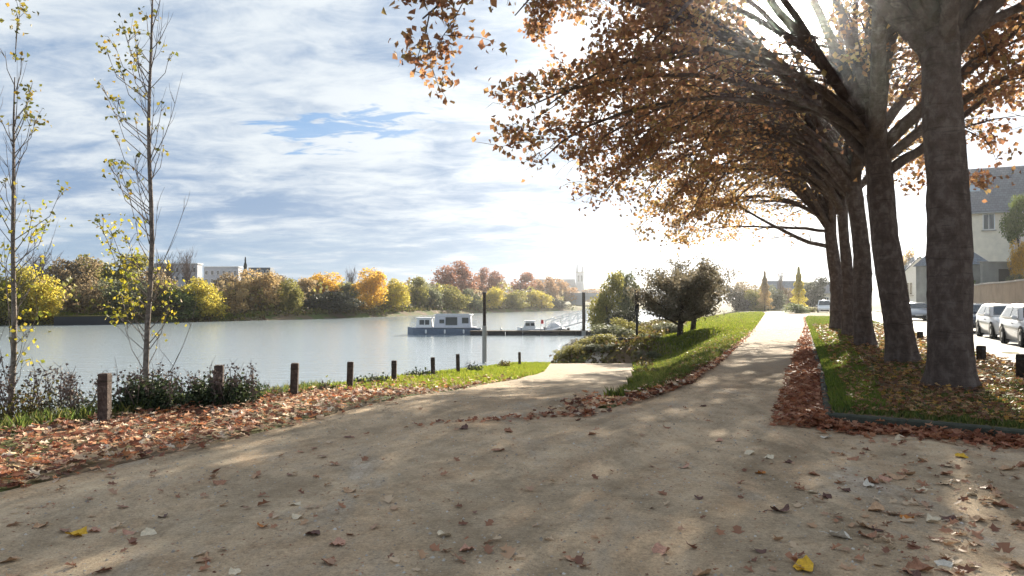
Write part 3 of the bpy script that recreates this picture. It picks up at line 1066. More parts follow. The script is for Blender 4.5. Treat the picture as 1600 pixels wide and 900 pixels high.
def crown_variant(kind, seed, n=5200, leaf=0.095):
    """crown in a unit box: radius about 1, z 0..2; several lobes filled with small leaves"""
    key = (kind, seed)
    if key in CROWN:
        return CROWN[key]
    r = np.random.RandomState(seed)
    P = []
    if kind == 'cone':
        z = r.rand(n) ** 0.8
        rr = (1 - z) * 0.95 * np.sqrt(r.rand(n)) + 0.04
        rr *= 1 + 0.25 * np.sin(z * 34)
        a = r.uniform(0, 6.28, n)
        P = np.stack([rr * np.cos(a), rr * np.sin(a), z * 2], 1)
    else:
        lob = []
        m_ = 19 if kind == 'round' else (22 if kind == 'bush' else 12)
        for i in range(m_):
            a = r.uniform(0, 6.28)
            zz = r.uniform(0.25, 1.72) if kind != 'bush' else r.uniform(0.1, 1.6)
            e = math.sqrt(max(0.05, 1 - ((zz - 0.95) / 1.0) ** 2))
            q = r.uniform(0.3, 0.72) * e
            lob.append((q * math.cos(a), q * math.sin(a), zz, r.uniform(0.16, 0.46)))
        lob.append((0, 0, 0.95, 0.45))
        ws = np.array([l[3] ** 2 for l in lob])
        ws /= ws.sum()
        for l, w in zip(lob, ws):
            k = int(n * w)
            d = r.normal(size=(k, 3))
            d /= np.linalg.norm(d, axis=1)[:, None]
            rad = l[3] * (0.45 + 0.6 * r.rand(k) ** 0.5) * (1 + 0.12 * r.normal(size=k))
            P.append(np.array(l[:3]) + d * rad[:, None] * np.array([1, 1, 0.95]))
        P = np.concatenate(P)
        P[:, 2] = np.maximum(P[:, 2], 0.0 + 0.1 * r.rand(len(P)))
    if kind != 'cone':
        lo_, hi_ = np.percentile(P[:, 2], 1), np.percentile(P[:, 2], 99.3)
        P[:, 2] = (P[:, 2] - lo_) / (hi_ - lo_) * 2.0
        P[:, :2] /= np.percentile(np.hypot(P[:, 0], P[:, 1]), 96)
    me = leaf_mesh("tree_crown", P, leaf, None, seed)
    me.materials.append(M['shrub'])
    CROWN[key] = me
    return me


def trunk_variant(seed):
    key = ('trunk', seed)
    if key in CROWN:
        return CROWN[key]
    r = np.random.RandomState(seed)
    b = MB()
    b.tube([(0, 0, -0.12), (0.01, 0, 0.25), (0.0, 0.02, 0.6), (0.02, 0, 1.2), (0.0, 0, 1.75)], [0.075, 0.055, 0.045, 0.03, 0.008], 7)
    for i in range(9):
        z = r.uniform(0.4, 1.2)
        b.tube(grow((0, 0, z), r.uniform(0, 6.28), R(r.uniform(35, 60)), R(r.uniform(20, 60)), r.uniform(0.5, 0.85), 4, r, 0.15), [0.022, 0.017, 0.012, 0.008, 0.004], 4)
    me = bpy.data.meshes.new("tree_trunk")
    me.from_pydata(b.v, [], b.f)
    me.materials.append(M['bark_dark'])
    CROWN[key] = me
    return me


def bare_variant(seed, n=420):
    """leafless crown of many fine twigs"""
    key = ('bare', seed)
    if key in CROWN:
        return CROWN[key]
    r = np.random.RandomState(seed)
    b = MB()
    for i in range(26):
        z = r.uniform(0.25, 1.1)
        p = grow((0, 0, z), r.uniform(0, 6.28), R(r.uniform(30, 75)), R(r.uniform(30, 80)), r.uniform(0.55, 1.0), 5, r, 0.12)
        b.tube(p, [0.02, 0.016, 0.012, 0.008, 0.006, 0.003], 3, cap=False)
        for k in range(n // 26):
            t = r.randint(1, 6)
            q = grow(p[t], r.uniform(0, 6.28), R(r.uniform(10, 80)), R(r.uniform(30, 90)), r.uniform(0.2, 0.45), 3, r, 0.15)
            b.tube(q, [0.007, 0.006, 0.004, 0.002], 3, cap=False)
    me = bpy.data.meshes.new("bare_crown")
    me.from_pydata(b.v, [], b.f)
    me.materials.append(M['stem'])
    CROWN[key] = me
    return me


TONE = {
    'yellow': m_leaf("leaf_yellow", [(0.290, 0.232, 0.036), (0.522, 0.420, 0.058), (0.406, 0.377, 0.065), (0.667, 0.522, 0.087), (0.246, 0.232, 0.058)], 0.5),
    'gold': m_leaf("leaf_gold", [(0.435, 0.246, 0.036), (0.696, 0.420, 0.043), (0.522, 0.348, 0.072), (0.800, 0.522, 0.072), (0.319, 0.217, 0.072)], 0.5),
    'olive': m_leaf("leaf_olive", [(0.123, 0.123, 0.036), (0.232, 0.217, 0.058), (0.319, 0.275, 0.072), (0.174, 0.174, 0.051)], 0.5),
    'green': m_leaf("leaf_green", [(0.080, 0.116, 0.036), (0.145, 0.189, 0.058), (0.203, 0.232, 0.072), (0.102, 0.123, 0.043)], 0.5),
    'greygreen': m_leaf("leaf_greygreen", [(0.087, 0.102, 0.058), (0.160, 0.174, 0.094), (0.203, 0.203, 0.116), (0.109, 0.116, 0.072)], 0.5),
    'brown': m_leaf("leaf_brown", [(0.145, 0.102, 0.058), (0.246, 0.181, 0.102), (0.304, 0.232, 0.131), (0.189, 0.145, 0.080)], 0.5),
    'tan': m_leaf("leaf_tan", [(0.290, 0.196, 0.102), (0.435, 0.304, 0.145), (0.377, 0.290, 0.145), (0.522, 0.362, 0.145)], 0.5),
    'red': m_leaf("leaf_rust", [(0.24, 0.115, 0.075), (0.38, 0.19, 0.12), (0.31, 0.155, 0.105), (0.43, 0.25, 0.15)], 0.45),
    'orange': m_leaf("leaf_orange", [(0.34, 0.19, 0.095), (0.46, 0.28, 0.13), (0.40, 0.26, 0.14), (0.30, 0.18, 0.09)], 0.45),
    'dark': m_leaf("leaf_dark", [(0.028, 0.032, 0.018), (0.05, 0.055, 0.03), (0.07, 0.07, 0.04), (0.04, 0.04, 0.03)], 0.3),
    'twig': m_leaf("leaf_dusk", [(0.085, 0.072, 0.05), (0.15, 0.125, 0.085), (0.12, 0.11, 0.07), (0.19, 0.15, 0.10)], 0.5),
    'bright': m_leaf("leaf_bright", [(0.203, 0.290, 0.043), (0.319, 0.406, 0.058), (0.435, 0.464, 0.087)], 0.5),
}
_ti = [0]


def far_tree(px, top, hw, d, tone, kind, label, group=None, base_z=None, name="tree", cat="tree", trunk_h=0.18, px_wide=None):
    """px: centre, top: picture height of its top, hw: half width in photo pixels, d: distance"""
    _ti[0] += 1
    x = (px - 800) / F * d
    zb = float(H(x, d)) if base_z is None else base_z
    zt = EYE + (HOR - top) / F * d
    h = zt - zb
    w = hw / F * d * (1.12 if d > 100 and kind != 'cone' else 1.0)
    root = empty(name, (x, d, zb), label=label, cat=cat, group=group)
    rz = (_ti[0] * 2.399) % 6.28
    if kind == 'bare':
        c = link_mesh("crown", bare_variant(50 + _ti[0] % 2), root)
        c.scale = (w, w, h / 2.0)
        c.rotation_euler.z = rz
        t = link_mesh("trunk", trunk_variant(5 + _ti[0] % 3), root)
        t.scale = (w * 0.8, w * 0.8, h / 2.0)
        return root
    c = link_mesh("crown", crown_variant(kind, 20 + _ti[0] % 4 + (10 if kind == 'cone' else 0)), root)
    c.material_slots[0].link = 'OBJECT'
    c.material_slots[0].material = TONE[tone]
    lo = trunk_h * (0.45 if d > 100 else 1.0) * h if kind in ('round', 'cone') else 0.0
    c.location = (0, 0, lo)
    c.scale = (w, w, (h - lo) / 2.02)
    c.rotation_euler.z = rz
    t = link_mesh("trunk" if kind != 'bush' else "stem", trunk_variant(5 + _ti[0] % 3), root)
    t.scale = (min(w, h * 0.55), min(w, h * 0.55), h / 2.0)
    t.rotation_euler.z = rz
    return root


def bank_d(px):
    """distance of the far waterline in picture column px"""
    return float(np.interp(px, [0, 90, 280, 420, 600, 750, 900, 1000], [106, 110, 122, 137, 166, 219, 277, 310]))


G1, G2 = "trees along the far bank", "trees behind the far bank"
FAR = [
    # px, top, half width, offset behind bank, tone, kind, label
    (10, 424, 34, 3, 'olive', 'bush', "olive tree at the far left edge, behind the leftmost poplar", G1),
    (60, 420, 36, 4, 'yellow', 'bush', "yellow willow-like tree on the far bank just right of the leftmost poplar", G1),
    (62, 386, 42, 40, 'brown', 'bare', "tall bare mauve tree above the yellow tree at the left", G2),
    (108, 404, 36, 18, 'brown', 'round', "brown rounded tree behind the short dark quay on the far bank", G2),
    (150, 402, 34, 22, 'olive', 'round', "olive tree above the grassy top of the far quay", G2),
    (135, 440, 32, 10, 'brown', 'bush', "low brown tree on the grass above the far quay", G1),
    (196, 398, 36, 24, 'olive', 'round', "tall olive tree behind the lower leaves of the second poplar", G2),
    (200, 438, 34, 6, 'greygreen', 'bush', "grey-green bushy tree on the bank left of the second poplar", G1),
    (262, 392, 30, 44, 'brown', 'bare', "bare tree in front of the left block on the hill", G2),
    (250, 424, 30, 8, 'brown', 'bush', "brown thicket tree right behind the second poplar trunk", G1),
    (292, 384, 20, 50, 'brown', 'bare', "bare mauve tree poking above the white roof edge on the hill", G2),
    (284, 446, 32, 5, 'green', 'bush', "green bushy tree touching the left side of the bright yellow-green one", G1),
    (320, 437, 31, 4, 'yellow', 'bush', "bright yellow-green domed tree at the water, right of the second poplar", G1),
    (352, 428, 22, 22, 'brown', 'round', "narrow brown tree between the yellow-green dome and the tan trees", G2),
    (368, 440, 26, 6, 'tan', 'bush', "tan tree right of the yellow-green domed tree", G1),
    (406, 424, 32, 10, 'tan', 'round', "large tan tree under the small conifer on the skyline", G1),
    (436, 432, 22, 12, 'brown', 'round', "brown tree right of the large tan tree", G1),
    (453, 437, 19, 5, 'olive', 'round', "small olive tree with a dark gap at its foot", G1),
    (478, 436, 22, 14, 'tan', 'round', "tan tree left of the golden flat-topped tree", G1),
    (512, 427, 27, 14, 'gold', 'round', "golden flat-topped tree in the middle of the far bank", G1),
    (520, 456, 40, 4, 'dark', 'bush', "dark sprawling bush overhanging the water under the golden tree", G1),
    (549, 414, 17, 60, 'brown', 'bare', "pale bare round tree on the skyline between two golden trees", G2),
    (545, 442, 20, 8, 'greygreen', 'round', "grey-green tree left of the tall golden-orange tree", G1),
    (577, 422, 24, 6, 'gold', 'round', "tall golden-orange tree standing at the water's edge", G1),
    (618, 437, 20, 6, 'yellow', 'round', "olive-yellow tree right of the tall golden-orange tree", G1),
    (604, 452, 20, 14, 'olive', 'bush', "low olive bush behind the grass patch on the far bank", G1),
    (650, 434, 20, 10, 'olive', 'round', "upright olive tree left of the first rust-red tree", G1),
    (672, 444, 20, 8, 'greygreen', 'bush', "grey-green bush in front of the first rust-red tree, left side", G1),
    (709, 411, 31, 40, 'red', 'round', "biggest rust-red domed tree on the skyline", G2),
    (706, 446, 24, 6, 'olive', 'bush', "olive bush tree below the biggest rust-red tree", G1),
    (738, 452, 18, 6, 'greygreen', 'bush', "grey-green bush left of the left mooring pole", G1),
    (768, 450, 16, 8, 'yellow', 'bush', "yellow tree right behind the left mooring pole", G1),
    (765, 420, 22, 48, 'red', 'round', "second rust-red domed tree, above the left mooring pole", G2),
    (800, 456, 22, 6, 'olive', 'bush', "low olive tree above the white motor boat", G1),
    (814, 427, 22, 44, 'red', 'round', "third rust-red tree, right of the second dome", G2),
    (846, 455, 20, 4, 'yellow', 'bush', "yellowish bush in front of the left end of the bridge", G1),
    (848, 434, 20, 40, 'orange', 'round', "orange tree right of the third rust-red tree", G2),
    (880, 436, 22, 40, 'orange', 'round', "orange tree beside the church tower", G2),
    (872, 466, 15, 4, 'dark', 'bush', "small dark bush at the waterline below the bridge", G1),
]
for (px, top, hw, dd, tone, kind, lab, g) in FAR:
    far_tree(px, top, hw, bank_d(px) + dd, tone, kind, lab, g)
far_tree(383, 402, 8, 235, 'dark', 'cone', "small dark conifer on the skyline beside the right hill block", G2, trunk_h=0.1, name="conifer")
far_tree(955, 452, 45, 420, 'orange', 'bush', "wide orange wood edge above the right end of the bridge", G2)
# low scrub and grass along the far waterline
scr = []
for i in range(2600):
    px = rng.uniform(-30, 900)
    d = bank_d(px) + rng.uniform(0.3, 4.0)
    x = (px - 800) / F * d
    scr.append((x, d, float(H(x, d)) + abs(rng.normal()) * 0.45))
link_mesh("bank_scrub", leaf_mesh("bank_scrub", scr, 0.55, M['shrub_olive'], 3), label="low dark scrub along the far waterline", cat="scrub", kind='stuff')
for nm, mt, n_, sd_, lab_ in (("far_undergrowth", 'olive', 5200, 41, "olive undergrowth filling the gaps between the far bank trees"), ("far_thicket", 'brown', 4200, 42, "brown thicket behind the far bank trees")):
    ru = np.random.RandomState(sd_)
    ug = []
    for i in range(n_):
        px = ru.uniform(-30, 880)
        d = bank_d(px) + ru.uniform(5, 30)
        x = (px - 800) / F * d
        hmax = (3.6 + 2.0 * math.sin(px * 0.045 + sd_) + 1.2 * math.sin(px * 0.13)) * (0.55 + d / 320)
        ug.append((x, d, float(H(x, d)) + max(0.3, hmax) * ru.rand() ** 0.8))
    link_mesh(nm, leaf_mesh(nm, ug, 0.85, TONE[mt], sd_), label=lab_, cat="undergrowth", kind='stuff')
gp = []
for px0, px1, off0 in ((100, 185, 2.5), (400, 520, 2.0), (600, 740, 2.0), (330, 400, 2.0)):
    for i in range(2500):
        px = rng.uniform(px0, px1)
        d = bank_d(px) + off0 + rng.uniform(0, 9)
        x = (px - 800) / F * d
        gp.append((x, d, float(H(x, d))))
link_mesh("far_grass", grass_mesh("far_grass", gp, 0.5, M['grass'], 4, 0.09), label="sunlit grass strip on the far bank", cat="grass", kind='stuff')
# quay wall on the far bank, left
q = empty("quay_wall", (0, 0, 0), label="short dark quay wall with grass on top, on the far bank at the left", cat="quay")
pa, pb = at(85, 108.5, z=0), at(188, 112.5, z=0)
ang = math.atan2(pb.y - pa.y, pb.x - pa.x)
MB().box(((pa.x + pb.x) / 2, (pa.y + pb.y) / 2, -1.55), ((pb - pa).length, 1.2, 1.7), ang).build("wall", M['hull_black'], q)
MB().box(((pa.x + pb.x) / 2, (pa.y + pb.y) / 2 + 0.05, -0.66), ((pb - pa).length + 0.2, 1.5, 0.12), ang).build("coping", M['shrub_olive'], q)

# ------------------------------------------------------------------ far buildings


def window(parent, x, y, z, w, h, ry=0.0, depth=0.08, pane_mat=None, frame_mat=None, cross=True):
    """window on a facade facing -y in the parent's space"""
    fm = MB()
    t = max(0.05, w * 0.08)
    for sx in (-1, 1):
        fm.box((x + sx * (w / 2 - t / 2), y - depth / 2, z), (t, depth, h))
    for sz in (-1, 1):
        fm.box((x, y - depth / 2 + 0.003, z + sz * (h / 2 - t / 2)), (w - 2 * t - 0.004, depth, t))
    if cross:
        fm.box((x, y - depth / 2 + 0.006, z), (t * 0.7, depth * 0.8, h - 2 * t - 0.004))
    fr = fm.build("window", frame_mat or M['white'], parent)
    MB().box((x, y - 0.012, z), (w - 2 * t - 0.004, 0.02, h - 2 * t - 0.004)).build("pane", pane_mat or M['glass'], fr)
    return fr


def block(px0, px1, y_top, d, depth, label, mat, rows, cols, cornice=True):
    x0, x1 = (px0 - 800) / F * d, (px1 - 800) / F * d
    zt = EYE + (HOR - y_top) / F * d
    zb = float(H((x0 + x1) / 2, d)) - 1
    root = empty("apartment_block", ((x0 + x1) / 2, d, zb), label=label, cat="building", group="blocks on the hill across the river")
    w, h = x1 - x0, zt - zb
    MB().box((0, depth / 2, h / 2), (w, depth, h)).build("wall", mat, root)
    if cornice:
        MB().box((0, depth / 2, h + 0.25), (w + 0.5, depth + 0.5, 0.35)).build("roof", M['white'], root)
    for i in range(rows):
        for j in range(cols):
            window(root, -w / 2 + w * (j + 0.5) / cols, -0.003, h - 1.9 - i * 3.0, min(1.8, w / cols * 0.55), 1.6, depth=0.15, cross=False)
    return root


block(228, 308, 413, 250, 4, "long grey block with a white roof edge on the hill, behind the second poplar", M['far_city'], 2, 9)
block(318, 372, 418, 270, 4, "paler grey block on the hill, left of the small conifer", M['far_city'], 2, 6)
block(388, 422, 418, 285, 4, "small blue-grey block at the right end of the hill", M['slate_blue'], 1, 4, False)

# church tower
d = 620.0
px0, px1 = 900, 912
x = (906 - 800) / F * d
w = 6.0
ch = empty("church_tower", (x, d, 0), label="pale church tower with two pinnacles rising beyond the bridge", cat="church")
zt = EYE + (HOR - 426) / F * d
MB().box((0, 0, zt / 2), (w, w, zt)).build("tower", M['far_city'], ch)
MB().box((0, 0, zt + 0.3), (w + 0.8, w + 0.8, 0.6)).build("cornice", M['stone'], ch)
for sx in (-1, 1):
    for sy in (-1, 1):
        hh = 6.8 if sx < 0 else 5.0
        MB().box((sx * 2.3, sy * 2.3, zt + 0.6 + hh / 2), (1.5, 1.5, hh), taper=0.25).build("pinnacle", M['far_city'], ch)
for k in (-1, 1):
    MB().box((k * 1.3, -w / 2 - 0.02, zt - 5), (1.2, 0.2, 5)).build("belfry_opening", M['glass'], ch)
MB().box((-22, 8, 7), (38, 14, 14)).build("nave", M['far_city'], ch)
MB().loft([[(-41, 0, 14), (-41, 8, 20), (-41, 16, 14)], [(-3.2, 0, 14), (-3.2, 8, 20), (-3.2, 16, 14)]]).build("nave_roof", M['slate'], ch)

# bridge over the river
bd = 315.0
bx0, bx1 = (762 - 800) / F * bd, (1040 - 800) / F * bd
br = empty("bridge", ((bx0 + bx1) / 2, bd, 0), label="low grey concrete bridge crossing the river behind the right mooring pole", cat="bridge")
bw = bx1 - bx0
zd = EYE + (HOR - 458) / F * bd
MB().box((0, 0, zd - 0.7), (bw, 9, 1.4)).build("deck", M['concrete'], br)
for k in range(5):
    MB().box((-bw / 2 + bw * (k + 0.0) / 4, 0, (zd - 1.4 + WATER - 1) / 2), (2.2, 8, zd - 1.4 - WATER + 1)).build("pier", M['concrete'], br)
for k in range(4):
    xa, xb_ = -bw / 2 + bw * k / 4 + 1.1, -bw / 2 + bw * (k + 1) / 4 - 1.1
    secs = []
    for i in range(13):
        t = i / 12
        xx = xa + (xb_ - xa) * t
        zz = WATER + 0.6 + (zd - 1.8 - WATER - 0.6) * (1 - (2 * t - 1) ** 2) ** 0.5
        secs.append([(xx, -3.9, zz), (xx, -3.9, zd - 1.402), (xx, 3.9, zd - 1.402), (xx, 3.9, zz)])
    MB().loft(secs).build("arch", M['concrete'], br)
rail = MB()
rail.box((0, -4.4, zd + 1.05), (bw, 0.12, 0.1))
rail.box((0, -4.4, zd + 0.5), (bw, 0.08, 0.08))
for k in range(41):
    rail.box((-bw / 2 + bw * k / 40, -4.4, zd + 0.5), (0.1, 0.1, 1.0))
rail.build("railing", M['alu'], br)

# ------------------------------------------------------------------ boats, pontoon, mooring poles
DD = 79.0


def hull_mesh(L, W, z0, z1, bow=0.35, sheer=0.15, n=12):
    """hull along x, bow at -x; returns upper and lower lofts"""
    secs_lo, secs_up = [], []
    for i in range(n + 1):
        t = i / n
        x = -L / 2 + L * t
        w = W / 2 * min(1.0, (t / bow) ** 0.55 if t < bow else 1.0) * (0.06 if t == 0 else 1)
        zz1 = z1 + sheer * max(0, 1 - t / bow) ** 1.5
        zm = z0 + 0.22
        secs_lo.append([(x, -w * 0.8, z0), (x, -w * 0.96, zm), (x, w * 0.96, zm), (x, w * 0.8, z0)])
        secs_up.append([(x - 0.0, -w * 0.962, zm + 0.002), (x, -w, zz1), (x, w, zz1), (x, w * 0.962, zm + 0.002)])
    return secs_lo, secs_up


def cabin(root, x0, x1, W, z0, z1, wins, mat, roof_mat, slope=0.15):
    c = MB()
    sec = []
    for x, k in ((x0, 0), (x0 + slope, 1), (x1 - slope * 0.6, 1), (x1, 0)):
        z = z1 if k else z0
        ww = W / 2 * (0.94 if k else 1)
        sec.append([(x, -ww, z), (x, ww, z)])
    vs = [(x0, -W / 2, z0), (x1, -W / 2, z0), (x1, W / 2, z0), (x0, W / 2, z0),
          (x0 + slope, -W / 2 * 0.94, z1), (x1 - slope * 0.6, -W / 2 * 0.94, z1), (x1 - slope * 0.6, W / 2 * 0.94, z1), (x0 + slope, W / 2 * 0.94, z1)]
    c.add(vs, [(3, 2, 1, 0), (4, 5, 6, 7), (0, 1, 5, 4), (1, 2, 6, 5), (2, 3, 7, 6), (3, 0, 4, 7)])
    cb = c.build("cabin", mat, root)
    MB().bevbox(((x0 + x1) / 2 + slope * 0.2, 0, z1 + 0.05), (x1 - x0 - slope + 0.25, W * 0.94 + 0.2, 0.09), 0.03).build("cabin_roof", roof_mat, cb)
    for (a, b, za, zb_) in wins:
        MB().box(((a + b) / 2, -W / 2 * 0.985, (za + zb_) / 2), (b - a, 0.05, zb_ - za)).build("window", M['glass'], cb)
        MB().box(((a + b) / 2, W / 2 * 0.985, (za + zb_) / 2), (b - a, 0.05, zb_ - za)).build("window", M['glass'], cb)
    return cb


# houseboat
hb = empty("houseboat", ((694 - 800) / F * 80, 80.0, WATER), label="long white and blue-grey houseboat moored at the left end of the pontoon", cat="boat")
lo, up = hull_mesh(7.9, 2.6, -0.25, 0.66, 0.22, 0.12)
h_ = MB().loft(up).build("hull", M['hull_blue'], hb)
MB().loft(lo).build("hull_bottom", M['hull_black'], hb)
MB().box((0.2, 0, 0.75), (6.6, 2.3, 0.06)).build("deck", M['cabin_grey'], hb)
cabin(hb, -2.95, -1.25, 1.9, 0.78, 1.72, [(-2.55, -2.05, 1.05, 1.55), (-1.95, -1.5, 1.05, 1.55)], M['white'], M['white'])
cabin(hb, -1.0, 3.0, 2.2, 0.78, 2.05, [(-0.4, 0.1, 1.2, 1.6), (0.25, 1.5, 1.0, 1.85), (2.0, 2.7, 1.2, 1.8)], M['cabin_grey'], M['white'])
MB().box((1.0, 0, 2.17), (3.6, 2.0, 0.05)).build("canopy", M['hull_blue'], hb)
rl = MB()
for k in range(5):
    rl.bar((2.9 + k * 0.17, -1.1, 0.75), (2.9 + k * 0.17, -1.1, 1.35), 0.02, 4)
rl.bar((2.8, -1.1, 1.35), (3.65, -1.1, 1.35), 0.02, 4)
rl.bar((-3.5, -0.7, 0.8), (-3.5, -0.7, 1.25), 0.02, 4)
rl.bar((-3.5, -0.7, 1.25), (-2.9, -0.95, 1.25), 0.02, 4)
rl.build("railing", M['alu'], hb)
# fenders hang over the side
for fx in (-1.8, 0.2, 2.2):
    MB().lathe([(0.02, 0.1), (0.09, 0.16), (0.1, 0.3), (0.09, 0.5), (0.02, 0.56)], 8, 'z', (fx, -1.4, 0)).build("fender", M['white'], hb)

# white motor boat with a red flag
mb_ = empty("motor_boat", ((829 - 800) / F * 80.5, 80.5, WATER), label="small white motor boat with a red flag, moored at mid pontoon", cat="boat")
lo, up = hull_mesh(2.9, 1.6, -0.2, 0.6, 0.45, 0.2)
MB().loft(up).build("hull", M['white'], mb_)
MB().loft(lo).build("hull_bottom", M['hull_blue'], mb_)
cabin(mb_, -0.85, 0.55, 1.2, 0.62, 1.35, [(-0.55, -0.1, 0.9, 1.2), (0.0, 0.42, 0.9, 1.2)], M['white'], M['white'], 0.35)
MB().bar((1.05, 0, 0.6), (1.15, 0, 1.6), 0.025, 6).build("flag_staff", M['alu'], mb_)
MB().add([(1.10, 0, 1.1), (1.13, 0, 1.55), (1.40, 0.06, 1.50), (1.42, -0.05, 1.12), (1.10, 0.03, 1.1), (1.13, 0.03, 1.55), (1.40, 0.09, 1.5), (1.42, -0.02, 1.12)],
         [(0, 1, 2, 3), (7, 6, 5, 4), (0, 3, 7, 4), (1, 5, 6, 2), (2, 6, 7, 3), (0, 4, 5, 1)]).build("flag", M['red'], mb_)
MB().bevbox((1.55, 0, 0.45), (0.3, 0.4, 0.6), 0.08).build("outboard_motor", M['dark'], mb_)
# grey covered boat
gb = empty("covered_boat", ((868 - 800) / F * 80.5, 80.5, WATER), label="small dark-hulled boat under a pale cover, right of the white motor boat", cat="boat")
lo, up = hull_mesh(2.7, 1.5, -0.2, 0.5, 0.4, 0.15)
MB().loft(up).build("hull", M['dark'], gb)
MB().loft(lo).build("hull_bottom", M['hull_black'], gb)
secs = []
for i in range(9):
    t = i / 8
    xx = -0.95 + 1.9 * t
    zt = 0.55 + 0.75 * (math.sin(PI * min(1, t * 1.15)) ** 0.45 if 0 < t < 0.87 else 0.15)
    secs.append([(xx, -0.7, 0.52), (xx, -0.6, zt * 0.8), (xx, 0, zt), (xx, 0.6, zt * 0.8), (xx, 0.7, 0.52)])
MB().loft(secs).build("cover", M['alu'], gb, True)
MB().bevbox((1.4, 0, 0.4), (0.25, 0.35, 0.55), 0.07).build("outboard_motor", M['dark'], gb)

# pontoon in front of the boats
pt = empty("pontoon", (2.4, 77.9, WATER), label="long dark floating pontoon stretching across the water in front of the boats", cat="pontoon")
px0, px1 = (735 - 800) / F * 77.9 - 2.4, (926 - 800) / F * 77.9 - 2.4
n = 7
for k in range(n):
    a, b = px0 + (px1 - px0) * k / n, px0 + (px1 - px0) * (k + 1) / n
    MB().box(((a + b) / 2, 0, 0.12), (b - a - 0.06, 1.7, 0.5)).build("float", M['hull_black'], pt)
    MB().box(((a + b) / 2, 0, 0.42), (b - a - 0.03, 1.9, 0.09)).build("deck_board", M['bark_dark'], pt)
for k in range(6):
    xx = px0 + (px1 - px0) * (k + 0.5) / 6
    MB().lathe([(0.07, 0.46), (0.06, 0.62), (0.11, 0.66), (0.02, 0.72)], 8, 'z', (xx, 0.75, 0)).build("mooring_cleat", M['steel'], pt)

# gangway with lattice rails from the pontoon up to the bank
gw = empty("gangway", (0, 0, 0), label="pale metal gangway with lattice rails climbing from the pontoon to the bank", cat="gangway")
ga, gb_ = Vector((3.9, 78.9, WATER + 0.5)), Vector((12.6, 85.5, WATER + 2.6))
dirg = (gb_ - ga)
sidev = Vector((-dirg.y, dirg.x, 0)).normalized() * 0.55
deck = MB()
deck.add([ga + sidev, ga - sidev, gb_ - sidev, gb_ + sidev] + [p - Vector((0, 0, 0.12)) for p in (ga + sidev, ga - sidev, gb_ - sidev, gb_ + sidev)],
         [(0, 1, 2, 3), (7, 6, 5, 4), (0, 4, 5, 1), (1, 5, 6, 2), (2, 6, 7, 3), (3, 7, 4, 0)])
deck.build("walkway", M['alu'], gw)
for s in (-1, 1):
    g = MB()
    o = sidev * s
    upv = Vector((0, 0, 1.0))
    g.bar(ga + o + upv, gb_ + o + upv, 0.035, 5)
    g.bar(ga + o + upv * 0.5, gb_ + o + upv * 0.5, 0.02, 4)
    for k in range(10):
        p = ga + dirg * (k / 9) + o
        g.bar(p, p + upv, 0.03, 4)
        if k < 9:
            g.bar(p, ga + dirg * ((k + 1) / 9) + o + upv, 0.018, 4)
    g.build("handrail", M['alu'], gw)

for px, top, lab, rr, dp, slv in ((757, 457, "left mooring pole, tall, in the water between the pontoon and the grass patch", 0.10, 43.0, 2.15), (912, 457, "right mooring pole, at the bank end of the pontoon", 0.17, 76.6, 0.5)):
    p = at(px, dp, z=WATER)
    mp = empty("mooring_pole", p, label=lab, cat="pole", group="mooring poles of the pontoon")
    h = EYE + (HOR - top) / F * dp - WATER
    MB().tube([(0, 0, -1.5), (0, 0, h * 0.5), (0, 0, h)], [rr, rr, rr * 0.95], 10).build("pole", M['bark_dark'], mp, True)
    MB().lathe([(rr + 0.03, h - 0.04), (rr + 0.02, h + 0.01), (0.03, h + 0.04)], 10).build("pole_cap", M['dark'], mp)
    MB().lathe([(rr * 1.3, -1.4), (rr * 1.3, slv - 0.04), (rr * 1.1, slv)], 10).build("reflection_sleeve", M['grey_wall'], mp)  # grey sleeve; on the left pole it stands in for the water reflection

# tall post with a low barrier on the near bank
pp = at(995, 46.0, 552)
tp = empty("gauge_post", (pp.x, 46.0, float(H(pp.x, 46.0))), label="tall dark post with a wide upper half and a low barrier arm, by the bushes", cat="post")
h = EYE + (HOR - 452) / F * 46 - float(H(pp.x, 46.0))
MB().box((0, 0, h * 0.3), (0.13, 0.13, h * 0.6 + 0.2)).build("post", M['dark'], tp)
MB().bevbox((0, 0, h * 0.79), (0.27, 0.16, h * 0.42), 0.02).build("gauge_board", M['dark'], tp)
MB().box((-0.8, -0.1, 0.25), (1.6, 0.1, 0.16)).build("barrier_arm", M['dark'], tp)
MB().box((-1.5, -0.1, 0.1), (0.12, 0.14, 0.4)).build("barrier_foot", M['dark'], tp)

